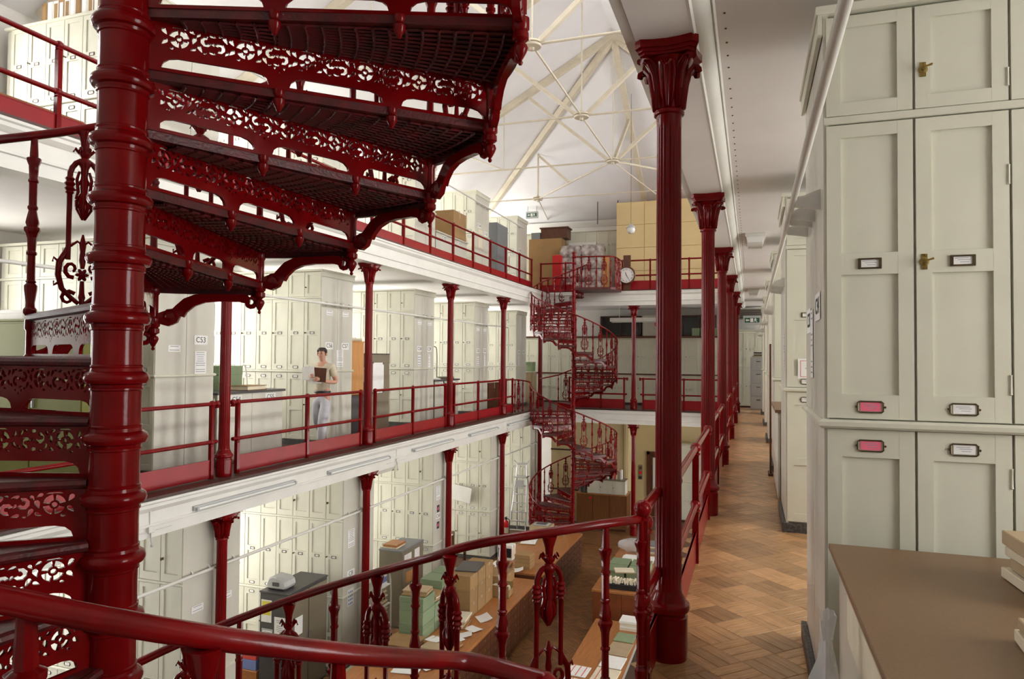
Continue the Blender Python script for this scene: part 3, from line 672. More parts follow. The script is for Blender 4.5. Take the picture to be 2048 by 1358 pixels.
E_ = [(-.645-NX, 1.49-NY, EYE-.698), (-.60-NX, 1.515-NY, EYE-.708), (-.55-NX, 1.535-NY, EYE-.722), (-.45-NX, 1.54-NY, EYE-.735)]
raildrop(near, 'handrail', U[:-2]+smooth(U[-2:]+E_, 3))
Lh = helix_rail(SR, azL, MID, 20, h2, da, radians(63), azL+19*da, .880)
st = [(-.455-NX, 3.86-NY, MID+.845), (-.465-NX, 3.45-NY, MID+.845), (-.475-NX, 3.24-NY, MID+.80), (-.53-NX, 3.10-NY, MID+.815), (-.64-NX, 2.98-NY, MID+.815), (-.80-NX, 2.855-NY, MID+.80), (-1.0-NX, 2.80-NY, MID+.765), (-1.18-NX, 2.81-NY, MID+.715)]
raildrop(near, 'handrail', smooth(st[1:]+Lh[:1], 2)+Lh[1:])
pl = [(-.50, 3.30), (-.56, 3.13), (-.66, 3.0), (-.81, 2.88), (-1.0, 2.82)]+[(NX+(SR+.02)*cos(a), NY+(SR+.02)*sin(a)) for a in (radians(54), radians(47))]+[(NX, NY)]+[(NX+(SR+.02)*cos(a), NY+(SR+.02)*sin(a)) for a in (radians(-30), radians(-15))]+[(-.60, 1.52), (-.50, 1.50)]
obj('landing_plate', MB().prism([(x-NX, y-NY) for x, y in reversed(pl)], MID-.06, MID+.002, 'z').mesh('landing_plate', TREADM), near)
for x, y, k in ((-.475, 3.19, 0), (-.60, 3.01, 0), (-.81, 2.85, 1), (-1.0, 2.80, 0), (-.66, 1.46, 0), (-.55, 1.535, 1)):
    obj('ornate_baluster' if k else 'plain_baluster', OB if k else PB, near, (x-NX, y-NY, MID), (radians(44) if y > 2 else 0) if k else 0, sc=(1, 1, .875) if k else (1, 1, .91 if x < -.9 else .965))
p_ = obj('landing_post', MB().box(-.022, .022, -.022, .022, -.06, .80, .004).box(-.028, .028, -.028, .028, .0, .10, .004).mesh('landing_post', RED), near, (-.47-NX, 3.28-NY, MID))
obj('knob', knobm, p_, (0, 0, .38)); obj('knob', knobm, p_, (0, 0, .78))
p2 = clone(p_, near, (-.45-NX, 1.54-NY, MID))

# ---------------- the far staircase
FX, FY, FR, FS = -4.94, 19.86, .055, 1.27
far = thing('spiral_staircase', 'bright red cast-iron spiral staircase at the far end of the hall, rising through three floors', 'staircase', (FX, FY, 0))
hf1, hf2 = (UPP-MID)/19, MID/20
M2 = (riser_mesh(FR, FS, hf1, RED), riser_trim(FR, FS, hf1), tread_mesh(FR, FS, hf1, da), bracket_mesh(FS, da), corner_post_mesh(hf1))
a1, a2 = radians(88), radians(198)
flight(far, FX, FY, FR, FS, a1, UPP, 19, hf1, da, M2); flight(far, FX, FY, FR, FS, a2, MID, 20, hf2, da, M2)
obj('newel_post', newel_mesh(FR, 0, UPP+1.0, UPP-.056, hf1, True), far)
a1e = a1+18*da
raildrop(far, 'handrail', helix_rail(FS, a1, UPP, 19, hf1, da, a1-.05, a1e)+[(-6.2-FX, 20.95-FY, MID+.9), (-6.3-FX, 21.0-FY, MID+.9)])
raildrop(far, 'handrail', smooth([(-6.36-FX, 18.5-FY, MID+.92), (-6.28-FX, 18.95-FY, MID+.9)]+helix_rail(FS, a2, MID, 20, hf2, da, a2-.02, a2+19*da)[:2], 1)+helix_rail(FS, a2, MID, 20, hf2, da, a2-.02, a2+19*da)[2:])
lp = [(FX, FY)]+[(FX+FS*cos(a), FY+FS*sin(a)) for a in [a1e+(a2-a1e)*i/6 for i in range(7)]]
lp = [(FX, FY), (FX+FS*cos(a1e), FY+FS*sin(a1e)), (-6.14, 21.0), (-6.14, 19.0), (FX+FS*cos(a2), FY+FS*sin(a2))]
obj('landing_plate', MB().prism([(x-FX, y-FY) for x, y in lp], MID-.05, MID, 'z').mesh('landing_plate', TREADM), far)
up = [(FX+.0, FY-.05), (-3.86, 19.93), (-3.76, 20.15), (-3.72, 21.02), (FX+FS*cos(a1), 21.02), (FX+FS*cos(a1), FY+FS*sin(a1))]
obj('landing_plate', MB().prism([(x-FX, y-FY) for x, y in up], UPP-.07, UPP, 'z').mesh('landing_plate', TREADM), far)
ur = [(FX+.06, FY-.02), (-3.95, 19.95), (-3.82, 20.05), (-3.76, 20.3), (-3.75, 21.1)]
raildrop(far, 'handrail', smooth([(x-FX, y-FY, UPP+.9) for x, y in ur], 1))
seq = []
for i, (x, y) in enumerate([(-4.72, 19.87), (-4.50, 19.89), (-4.28, 19.91), (-4.06, 19.94), (-3.87, 20.0), (-3.78, 20.22), (-3.765, 20.44), (-3.76, 20.66), (-3.755, 20.88)]):
    k = i % 2; obj('ornate_baluster' if k else 'plain_baluster', OB if k else PB, far, (x-FX, y-FY, UPP), 0 if x < -3.9 else pi/2, sc=(1, 1, 1 if k else 1.07))
for x, y, k in ((-6.34, 18.65, 0), (-6.30, 18.85, 1), (-6.25, 19.1, 0)):
    obj('ornate_baluster' if k else 'plain_baluster', OB if k else PB, far, (x-FX, y-FY, MID), pi/2-.2, sc=(1, 1, 1 if k else 1.08))
# ================================================================== cabinets
DW = .334
def door_mesh(w_, h, panels, m_=CREAM):
    b = MB(); t0, t1, t2 = 0., -.011, -.023
    b.box(.03, w_-.03, t1, t0, .02, h-.02)
    x0, x1 = .056, w_-.056
    b.box(0, x0, t2, t0, 0, h, .0015); b.box(x1, w_, t2, t0, 0, h, .0015)
    zs = [0]+[q for p in panels for q in p]+[h]
    for i in range(0, len(zs), 2): b.box(x0, x1, t2+.0004, t0, zs[i], zs[i+1], .001)
    return b.mesh('door', m_)
w_ = DW-.010
dlow = door_mesh(w_, 1.15, [(.07, .50), (.565, 1.035)]); dupp = door_mesh(w_, 1.235, [(.10, .60), (.69, 1.18)])
dtop = door_mesh(w_, .455, [(.06, .40)]); dup2 = door_mesh(w_, 1.09, [(.10, .52), (.60, 1.03)])
def holder_mesh(rect, card):
    b = MB(); W, H = .044, .0225; n = 'label_holder'
    if rect:
        for q in ((-W, W, H-.007, H), (-W, W, -H, -H+.007), (-W, -W+.011, -H, H), (W-.011, W, -H, H)): b.box(q[0], q[1], -.006, 0, q[2], q[3], .001)
        for sx in (-1, 1): b.sphere((sx*(W-.005), -.006, -H+.006), .003, 6)
    else:
        pts = [(sx*(W-.004)+.008*cos(a)*1, -.003, sz*(H-.006)+.006*sin(a)) for sx, sz, a in ((1, 1, 0), (1, 1, pi/2), (-1, 1, pi/2), (-1, 1, pi), (-1, -1, pi), (-1, -1, 1.5*pi), (1, -1, 1.5*pi), (1, -1, 2*pi))]
        b.tube(pts, .0034, 6, closed=True)
        for sx in (-1, 1): b.sphere((sx*(W+.009), -.003, 0), .0055, 6)
    b.cm = 1; b.box(-W+.006, W-.006, -.002, 0, -H+.005, H-.004); b.cm = 2
    for z, a, c in ((.009, -.028, .02), (.002, -.018, .026), (-.007, -.01, .022)): b.box(a, c, -.0026, -.002, z, z+.0022)
    return b.mesh(n, [BRONZE, card, INKG])
HR, HW_, HP = holder_mesh(True, PAPER), holder_mesh(False, PAPER), holder_mesh(False, PINK)
knobc = MB().at(rx=pi/2).lathe([(.011, 0), (.011, .003), (.005, .006), (.005, .016), (.012, .021), (.014, .027), (.010, .034), (0, .036)], 10).mesh('knob', BRONZE, 40)
b = MB(); b.at(rx=pi/2).lathe([(.018, 0), (.018, .003), (.008, .006), (.007, .02), (.011, .024), (.011, .03), (0, .033)], 12).at()
b.box(-.011, .011, -.003, 0, -.032, .032, .001).tube([(-.004, -.025, .0), (.012, -.03, .004), (.027, -.028, .009)], [.007, .006, .008], 8, flat=.6).sphere((0, -.003, .026), .003, 6).sphere((0, -.003, -.026), .003, 6)
turn = b.mesh('turn_latch', BRASS, 40)
hingem = MB().lathe([(.0035, -.04), (.006, -.037), (.0045, -.033), (.0045, .033), (.006, .037), (.0035, .04)], 8).mesh('hinge', CREAM, 40)
signm = MB().box(-.12, .12, -.002, 0, -.062, .062).mesh('sign', PAPER)
def sheet_mesh(w_, h, kind='text', m_=PAPER, ink=INKG):
    b = MB().box(-w_/2, w_/2, -.0015, 0, -h/2, h/2); b.cm = 1
    if kind == 'text':
        n = max(2, int(h/.028)); rnd = random.Random(int(w_*1000+h*7000))
        for i in range(n):
            if rnd.random() < .25: continue
            z = h/2-(i+.8)*h/(n+.6); l_ = w_*rnd.uniform(.25, .42); b.box(-l_, l_, -.002, -.0015, z, z+h/(n*3.4))
    elif kind == 'grid':
        for i in range(3):
            for j in range(4): b.box(-w_*.36+i*w_*.26, -w_*.36+i*w_*.26+w_*.18, -.002, -.0015, h*.36-j*h*.23-h*.12, h*.36-j*h*.23)
    elif kind == 'photo':
        b.box(-w_*.44, w_*.44, -.002, -.0015, -h*.46, h*.46); b.cm = 2
        for a in range(5): b.at((w_*.16*cos(a*1.257), -.0022, h*.14*sin(a*1.257)), rx=pi/2).lathe([(w_*.13, -.0004), (0, .0004)], 8, cap=False).at()
    return b.mesh('notice', [m_, ink, PINK if kind == 'photo' else m_])
INKS = mat('dark_green_print', (.02, .045, .035), .6)
TOWARD = {1: -pi/2, -1: pi/2}      # lettering on a block end that faces the nave
def block(side, yc, base, label, ncol, signs=(), notes=(), upper=False, group='tall cabinet blocks', name='herbarium_cabinet', pink=False, latch=False, hinge=False, pl=SPECK, length=None, xe=None):
    """a double-sided row of tall cupboards; side 1 stands right of the walkway, -1 on the opposite galleries"""
    xe = xe if xe is not None else (XER if side == 1 else XEL)
    t = thing(name, label, 'cabinet', (xe, yc, base), group=group); L_ = length or (2.72 if side == 1 else 2.78)
    def X(a, c): return (a, c) if side == 1 else (-c, -a)
    H = 2.42 if upper else (3.355 if base == 0 else 3.04)
    b = MB(); x = X(.018, L_); b.box(*x, -.475, .475, .09, H-.03); b.box(*x, -.475, .475, 0, .09)
    obj('carcass', b.mesh('carcass', CREAM2), t)
    for s_ in (-1, 1):
        x = X(0, .02); y0, y1 = sorted((s_*.004, s_*.495)); obj('end_panel', MB().box(*x, y0, y1, .0, H-.03, .002).mesh('end_panel', CREAM2), t)
    x = X(-.022, L_)
    lz = [(1.253, 1.290)]
    for z0, z1 in lz: obj('ledge', MB().box(*x, -.525, .525, z0, z1, .010).mesh('ledge', CREAM), t)
    if not upper: obj('rail', MB().box(*X(.002, L_), -.505, .505, 2.535, 2.567, .003).mesh('rail', CREAM), t)
    obj('cornice', MB().box(*X(-.03, L_), -.53, .53, H-.035, H, .004).box(*X(-.022, -.004), -.52, .52, H-.12, H-.035).mesh('cornice', CREAM), t)
    obj('plinth', MB().box(*X(.004, L_), -.505, .505, 0, .085).box(*X(-.03, 0), -.515, .515, 0, .09, .004).mesh('plinth', pl), t)
    for i in range(ncol):
        xa = (.012+i*DW) if side == 1 else -(.012+(i+1)*DW)+.008
        fl = (i % 2 == 1) if side == 1 else (i % 2 == 0)
        for nm, me, z0, hold in (('door', dlow, .10, (1.085,)), ('door', dup2 if upper else dupp, 1.295, (.05, .56) if upper else (.05, .645)), ('door', dtop, 2.57, ())):
            if upper and z0 > 2: continue
            d = obj('door', me, t, (xa, -.477, z0), sc=(1, 1, (H-.045-z0)/.455) if z0 > 2 else None)
            for j, hz in enumerate(hold):
                hm = HP if (pink and i == 0 and (j == 0)) else (HR if j == 1 else HW_)
                obj('label_holder', hm, d, ((DW-.008)/2, -.023, hz))
            if fl:
                kz = {.10: .60, 1.295: .58 if upper else .645, 2.57: .17}[z0]
                obj('turn_latch' if latch else 'knob', turn if latch else knobc, d, (.028, -.023, kz))
            if hinge and fl:
                for hz in ((.15, .98) if z0 < 2 else (.1,)): obj('hinge', hingem, d, (DW-.012, -.024, hz))
    for txt, half, z in signs:
        s_ = obj('sign', signm, t, (-side*.003, half*.25, z), TOWARD[side]); obj('lettering', text_mesh(txt, .105, INKS), s_, (0, -.003, 0))
    for me, half, z, dy in notes: obj('notice', me, t, (-side*.003, half*.25+dy, z), TOWARD[side])
    return t
n_a4, n_sm, n_tall, n_grid = sheet_mesh(.21, .30), sheet_mesh(.20, .085), sheet_mesh(.12, .34), sheet_mesh(.16, .24, 'grid')
n_blue = sheet_mesh(.19, .28, 'grid', PAPER, BLUEP); n_pin = sheet_mesh(.10, .36); n_photo = sheet_mesh(.15, .17, 'photo', PAPER, INK)
# ---- along the walkway
near_blk = block(1, BAY[1], MID, 'near cream cabinet block with brass turn latches and pink label cards', 8, [('C34', -1, 1.78)], [(n_tall, 1, 1.62, -.17)], pink=True, latch=True, hinge=True, group='cabinet blocks along the walkway')
for txt, z in (('C33', 1.74),):
    s_ = obj('sign', signm, near_blk, (-.003, .25, z), -pi/2); obj('lettering', text_mesh(txt, .105, INKS), s_, (0, -.003, 0))
rl = ['second cream cabinet block along the walkway, with a framed notice on its door', 'third cream cabinet block along the walkway, behind the low brown-topped cabinet', 'fourth cream cabinet block along the walkway', 'fifth cream cabinet block along the walkway', 'last cream cabinet block along the walkway, before the end wall cupboards']
for i, y in enumerate(BAY[2:]):
    t = block(1, y, MID, rl[i], 3 if i == 0 else 2, [], [(n_tall, -1, 1.62, 0)] if i < 2 else [], group='cabinet blocks along the walkway')
    if i == 0:
        o = obj('notice', MB().box(-.12, .12, -.002, 0, -.09, .09).mesh('notice', PAPER), t, (.222, -.502, 1.46))
        b = MB()
        for q in ((-.10, .10, .068, .072), (-.10, .10, -.072, -.068), (-.10, -.096, -.07, .07), (.096, .1, -.07, .07)): b.box(q[0], q[1], -.003, -.002, q[2], q[3])
        b.cm = 1
        for q in ((-.02, .07, .04), (-.03, .08, .02), (-.06, .08, 0), (-.04, .05, -.02), (-.03, .06, -.04)): b.box(q[0], q[1], -.003, -.002, q[2], q[2]+.007)
        obj('print', b.mesh('print', [REDI, INKG]), o)
# ---- opposite middle gallery
lm = [(7.2, 'C53', [('C53', 1, 1.74)], [(n_a4, 1, 1.44, 0), (n_sm, -1, 1.62, .05)], 'cream cabinet block with sign C53 on the opposite middle gallery'),
      (10.7, '', [('C56', -1, 1.72), ('C57', 1, 1.72)], [(n_a4, 1, 1.50, -.16), (n_sm, -1, 2.30, 0), (n_sm, 1, 2.30, 0)], 'cream cabinet block with signs C56 and C57 behind the walking man'),
      (14.2, '', [('C58', -1, 1.72), ('C59', 1, 1.72)], [(n_grid, -1, 1.46, 0), (n_pin, 1, 1.42, 0), (n_sm, -1, 2.30, 0), (n_sm, 1, 2.30, 0)], 'cream cabinet block with signs C58 and C59 right of the taupe metal cabinet'),
      (17.7, '', [('C62', -1, 1.72), ('C63', 1, 1.72)], [(n_grid, -1, 1.44, 0), (n_pin, 1, 1.42, 0), (n_sm, -1, 2.30, 0), (n_sm, 1, 2.30, 0)], 'cream cabinet block with signs C62 and C63 above the black step ladder'),
      (21.2, '', [('C66', -1, 1.72), ('C67', 1, 1.72)], [(n_pin, -1, 1.42, 0)], 'cream cabinet block with signs C66 and C67 next to the far spiral stair')]
for y, _, sg, nt_, lab in lm: block(-1, y, MID, lab, 8, sg, nt_, group='cabinet blocks of the opposite middle gallery')
lg = [(7.2, [('C6', -1, 1.75)], [(n_sm, -1, 2.2, 0), (n_sm, 1, 2.2, 0), (n_grid, 1, .95, 0)], 'pale ground-floor cabinet block nearest the camera, below the mid gallery lamps'),
      (10.7, [('C8', -1, 1.62)], [(n_a4, -1, 2.22, 0), (n_blue, -1, 1.22, 0)], 'pale ground-floor cabinet block with green-lettered sign C8'),
      (14.2, [('C10', -1, 1.86)], [(n_a4, -1, 2.36, 0), (n_photo, -1, 2.02, 0), (n_photo, -1, 1.66, 0)], 'pale ground-floor cabinet block with sign C10 and two flower photographs'),
      (17.7, [('C12', 1, 1.75)], [(n_blue, 1, 1.45, 0)], 'pale ground-floor cabinet block beside the fire extinguisher'),
      (21.2, [], [(n_sm, -1, 2.2, 0)], 'pale ground-floor cabinet block behind the aluminium ladder')]
for y, sg, nt_, lab in lg: block(-1, y, 0, lab, 9, sg, nt_, group='ground-floor cabinet blocks', xe=-6.5, length=3.3)
lu = [(7.2, [], 'cream upper-gallery cabinet block with boxes of files on its top'), (10.7, [('C100', 1, 1.5)], 'cream upper-gallery cabinet block with sign C100, seen through the stair'), (14.2, [('C102', 1, 1.5)], 'cream upper-gallery cabinet block behind the cardboard carton'),
      (17.7, [('C104', -1, 1.5), ('C105', 1, 1.35)], 'tall cream upper-gallery cabinet block left of the grey steel locker'), (21.2, [('C106', -1, 1.35)], 'tall cream upper-gallery cabinet block right of the grey steel locker')]
for y, sg, lab in lu: block(-1, y, UPP, lab, 8, sg, [(sheet_mesh(.3, .5, 'none', PAPERC), -1, 1.15, .1)] if y == 17.7 else [], upper=True, group='cabinet blocks of the upper gallery')

# ---- white pipes fixed along the cabinet ends
def pipe(label, x, z, y0, y1, side, blocks_):
    t = thing('wall_pipe', label, 'pipe', (x, y0, z), group='pipes along the cabinet ends')
    obj('tube', MB().tube([(0, 0, 0), (0, y1-y0, 0)], (.0145 if side > 0 else .021), 10).mesh('tube', WHITE, 40), t)
    bm = MB().prism([(0, -.018), (side*.10, -.035), (side*.10, .055), (0, .018)], -.013, .013).mesh('bracket', WHITE)
    for y in blocks_:
        for dy in (-.36, -.08, .08, .36):
            if y0 < y+dy < y1: obj('bracket', bm, t, (side*.012, y+dy-y0, 0), sc=(max(.2, (abs((XER if side > 0 else (XEL if z > MID else -6.5))-x)-.012)/.10), 1, 1))
    return t
pipe('white pipe along the cabinet ends of the walkway, crossing the near cabinet', .175, 6.04, 1.0, 23.0, 1, BAY[1:])
pipe('white pipe along the opposite middle gallery cabinets', -6.90, 6.24, 2.0, 19.6, -1, BAY[2:])
pipe('white pipe along the ground-floor cabinet ends', -6.455, 2.64, 2.0, 21.6, -1, BAY[2:])
pipe('white pipe along the upper gallery cabinet ends', -6.90, 9.49, 8.0, 21.0, -1, BAY[3:])

# ---- low cabinets
lowd = door_mesh(.48, .80, [(.07, .73)])
def low(side, y0, y1, base, H, label, signs=(), top=BROWNT, length=2.6, xe=None, ov=.03, tt=.035, nd=3, body=CREAM2):
    xe = xe if xe is not None else (XER if side == 1 else XEL); D = y1-y0
    t = thing('low_cabinet', label, 'cabinet', (xe, y0, base), group='low cabinets between the tall blocks')
    X = lambda a, c: (a, c) if side == 1 else (-c, -a)
    obj('body', MB().box(*X(.02, length), .02, D-.02, .06, H-tt).box(*X(.04, length), .05, D-.05, 0, .06).mesh('body', body), t)
    k = 2 if D > 1 else 1
    for i in range(k): obj('end_panel', MB().box(*X(0, .02), D*i/k+.003, D*(i+1)/k-.003, .04, H-tt, .002).mesh('end_panel', body), t)
    obj('worktop', MB().box(*X(-ov, length), -ov, D+ov, H-tt, H, .003).mesh('worktop', top), t)
    for i in range(nd):
        xa = .03+i*.49 if side == 1 else -(.03+(i+1)*.49)
        d = obj('door', lowd, t, (xa, .0, .09), sc=(1, 1, (H-tt-.14)/.80)); obj('knob', knobc, d, (.03 if i % 2 else .45, -.023, .45))
    for txt, y in signs:
        s_ = obj('sign', signm, t, (-side*.003, y-y0, H-tt-.08), TOWARD[side]); obj('lettering', text_mesh(txt, .105, INKS), s_, (0, -.003, 0))
    return t
low(-1, 7.78, 9.2, MID, 1.02, 'low cream cabinet with signs C54 and C55 under a dark top', [('C54', 8.15), ('C55', 8.9)], DKGREY, 2.4)
low(-1, 14.78, 16.15, MID, 1.0, 'low cream cabinet with a dark top, under the wire trolley loop', [('C60', 15.1), ('C61', 15.8)], DKGREY, 2.4)
low(1, 8.05, 9.55, MID, 1.0, 'low cream cabinet with a brown top between walkway cabinet blocks', [], BROWNT, 2.4, .27)
near_low = low(1, 1.05, 3.02, MID, .806, 'near low cabinet with a broad plain brown worktop in front of the near block', [], BROWNT, 2.6, .325, .035, .022)
b = MB()
for z in (.12, .25, .38, .51): b.tube([(-.012, .25+.03*sin(i), z+.1+.055*sin(i*1.3)) for i in range(0, 7)], .004, 5)
obj('paper_trim', MB().box(-.004, 0, .35, 1.7, .55, .70).mesh('paper_trim', PAPERC), near_low)
# ================================================================== loose things
def carton(label, x0, x1, y0, y1, z0, z1, m_=CARD, group=None, name='cardboard_box', lid=True, rz=0, cat='box'):
    cx, cy = (x0+x1)/2, (y0+y1)/2; t = thing(name, label, cat, (cx, cy, z0), rz, group); W, D, H = x1-x0, y1-y0, z1-z0
    if lid:
        obj('body', MB().box(-W/2+.004, W/2-.004, -D/2+.004, D/2-.004, 0, H*.8, .002).mesh('body', m_), t)
        obj('lid', MB().box(-W/2, W/2, -D/2, D/2, H*.62, H, .003).mesh('lid', m_), t)
    else:
        obj('body', MB().box(-W/2, W/2, -D/2, D/2, 0, H, .003).mesh('body', m_), t)
        obj('tape', MB().box(-W/2-.001, W/2+.001, -.025, .025, H*.8, H+.001).mesh('tape', CARD2), t)
        obj('flap', MB().box(-W/2+.004, W/2-.004, -D/2+.004, -.002, H, H+.003).box(-W/2+.004, W/2-.004, .002, D/2-.004, H, H+.003).mesh('flap', m_), t)
    return t
def pile(label, x, y, z, w_, d, n, th, m_=CARD2, name='folder_pile', group=None, cat='folders', jit=.012, rz=0., mats=None):
    """a pile of flat folders: every folder a part"""
    t = thing(name, label, cat, (x, y, z), rz, group); z_ = 0; rnd = random.Random(int(x*91+y*37+z*11))
    for i in range(n):
        k = th*rnd.uniform(.7, 1.3); mm = mats[i % len(mats)] if mats else m_
        obj('folder', MB().box(-w_/2, w_/2, -d/2, d/2, 0, k*.92, min(.003, k*.3)).mesh('folder', mm), t, (rnd.uniform(-jit, jit), rnd.uniform(-jit, jit), z_), rnd.uniform(-.04, .04)); z_ += k
    return t
def paper(label, x, y, z, w_, d, rz=0, m_=PAPER, group='loose sheets of paper', curl=.01):
    b = MB(); n = 4; vs = []
    for i in range(n+1):
        for j in (0, 1): vs.append((-w_/2+w_*i/n, -d/2+d*j, .002+curl*(i/n)**2))
    vs += [(x_, y_, z_-.0015) for x_, y_, z_ in vs]; N = 2*(n+1)
    fs = [(i*2, i*2+2, i*2+3, i*2+1) for i in range(n)]+[(N+i*2, N+i*2+1, N+i*2+3, N+i*2+2) for i in range(n)]
    fs += [(0, 1, N+1, N), (N-2, 2*N-2, 2*N-1, N-1)]+[(i*2, N+i*2, N+i*2+2, i*2+2) for i in range(n)]+[(i*2+1, i*2+3, N+i*2+3, N+i*2+1) for i in range(n)]
    return tag(obj('paper_sheet', b.add(vs, fs).mesh('paper_sheet', m_), None, (x, y, z), rz), label, 'paper', group)

# ---------- on the near worktop
ZT = MID+.808
pile('pile of four bulky cream folders at the back of the near brown worktop', 1.04, 2.62, ZT, .46, .32, 4, .042, mats=[PAPERC, CARD2, PAPERC, CARD2], jit=.02, rz=.05)
pile('lower pile of cream folders at the front of the near brown worktop', .86, 1.98, ZT, .46, .34, 2, .03, mats=[PAPERC, CARD2], jit=.02, rz=-.05)
t = thing('wire_clip', 'small bright metal clip sticking out of the folders on the near worktop', 'clip', (.80, 2.28, ZT+.0))
for k in range(3): obj('wire', MB().tube([(0, 0, .004+.012*k), (.06, .01, .01+.012*k), (.075, .03, .012+.012*k), (.06, .045, .01+.012*k), (0, .04, .004+.012*k)], .004, 6).mesh('wire', ALU, 40), t)
rnd = random.Random(3); b = MB(); prof = []
nv, nr = 14, 9
for i in range(nr):
    q = i/(nr-1); rr = [.02, .075, .085, .08, .07, .055, .03, .022, .035][i]
    for k in range(nv):
        a = 2*pi*k/nv; r_ = rr*(1+.22*sin(a*3+i)+rnd.uniform(-.16, .16)); prof.append((r_*cos(a), r_*sin(a), [0, .01, .06, .13, .2, .26, .31, .345, .40][i]+rnd.uniform(-.008, .008)))
b.add(prof, [(i*nv+k, i*nv+(k+1) % nv, (i+1)*nv+(k+1) % nv, (i+1)*nv+k) for i in range(nr-1) for k in range(nv)])
tag(obj('plastic_bag', b.mesh('plastic_bag', PLASTIC, 25), None, (.225, 2.44, MID+.13), sc=(.75, 1.1, 1.5)), 'crumpled clear plastic bag hanging at the corner of the near low cabinet', 'bag')

# ---------- end of the walkway
def cupboard_row(label, x0, x1, y, base, H, n, split, group=None, name='wall_cupboard'):
    t = thing(name, label, 'cabinet', (x0, y, base), 0, group); W = x1-x0; dw = W/n
    obj('carcass', MB().box(0, W, .02, .5, .06, H).mesh('carcass', CREAM2), t); obj('plinth', MB().box(0, W, .03, .5, 0, .06).mesh('plinth', DKEDGE), t)
    zs = [.08]+split+[H]
    for a, c in zip(zs, zs[1:]):
        key = (round(dw, 3), round(c-a, 3))
        if key not in _dm: _dm[key] = door_mesh(dw-.006, c-a-.012, [(.06, (c-a)*.46), ((c-a)*.54, c-a-.07)] if c-a > .7 else [(.05, c-a-.06)])
        for i in range(n):
            d = obj('door', _dm[key], t, (i*dw+.003, .02, a))
            if c-a > .7: obj('label_holder', HW_, d, (dw/2, -.023, (c-a)*.5))
            if i % 2: obj('knob', knobc, d, (.03, -.023, (c-a)*.5))
    obj('cornice', MB().box(-.0, W, -.02, .5, H, H+.035, .004).mesh('cornice', CREAM), t)
    return t
_dm = {}
cupboard_row('cream wall cupboards closing the end of the walkway under the exit sign', -.55, .92, 23.5, MID, 2.46, 4, [1.3])
t = thing('filing_cabinet', 'grey four-drawer filing cabinet at the end of the walkway', 'filing cabinet', (.20, 22.55, MID))
obj('body', MB().box(-.23, .23, 0, .6, 0, 1.62, .004).mesh('body', LGREY), t)
for i in range(4):
    d = obj('drawer', MB().box(-.215, .215, -.018, 0, 0, .375, .004).mesh('drawer', LGREY), t, (0, 0, .04+i*.392)); obj('handle', MB().box(-.06, .06, -.035, -.018, .26, .28, .003).mesh('handle', DKGREY), d)
pile('small dark bundle of papers on the grey filing cabinet', .22, 22.8, MID+1.62, .34, .3, 4, .035, mats=[CARD2, DKGREY, PAPERC, BLACK], jit=.03)
def exit_sign(label, x, y, z, hang, sc_=1.):
    t = thing('exit_sign', label, 'sign', (x, y, z))
    obj('casing', MB().box(-.27*sc_, .27*sc_, -.03, .03, -.15*sc_, .15*sc_, .004).mesh('casing', LGREY), t)
    f_ = obj('sign_face', MB().box(-.22*sc_, .22*sc_, -.034, -.03, -.075*sc_, .075*sc_).mesh('sign_face', GREENS), t)
    b = MB()
    def R(x0, x1, z0, z1): b.box(x0*sc_, x1*sc_, -.036, -.034, z0*sc_, z1*sc_)
    def Pq(pts): b.prism([(x_*sc_, z_*sc_) for x_, z_ in pts], -.036, -.034, 'y')
    R(-.055, .035, -.06, .06)
    Pq([(-.20, 0), (-.15, -.05), (-.15, -.02), (-.08, -.02), (-.08, .02), (-.15, .02), (-.15, .05)])
    Pq([(.06, .035), (.085, .05), (.12, .02), (.15, .03), (.155, .018), (.12, 0), (.11, -.01), (.14, -.035), (.16, -.06), (.145, -.065), (.12, -.04), (.085, -.015), (.075, -.05), (.05, -.055), (.05, -.042), (.065, -.038), (.075, .015)])
    b.prism([(.105*sc_+.016*sc_*cos(a), .055*sc_+.016*sc_*sin(a)) for a in [i*pi/5 for i in range(10)]], -.036, -.034, 'y')
    obj('pictogram', b.mesh('pictogram', PAPER), f_)
    if hang:
        for sx in (-.2, .2): obj('hanger_rod', MB().tube([(sx*sc_, 0, .15*sc_), (sx*sc_, 0, hang)], .006, 6).mesh('hanger_rod', DKGREY), t)
    return t
exit_sign('green running-man exit sign with arrow on the cupboards at the end of the walkway', .02, 23.446, 6.60, 0)
exit_sign('dark running-man exit sign hanging high on the far wall left of the yellow partition', -7.36, 23.4, 10.41, 1.55, .82)
bx = thing('wall_duct', 'grey ventilation box with dark louvre above the cupboards at the walkway end', 'vent', (.05, 23.6, 6.82))
obj('casing', MB().box(-.45, .55, 0, .4, -.16, .16, .01).mesh('casing', TAUPE), bx)
for i in range(4): obj('louvre', MB().box(-.4, .5, -.02, 0, -.13+i*.07, -.10+i*.07, .003).mesh('louvre', DKGREY), bx)
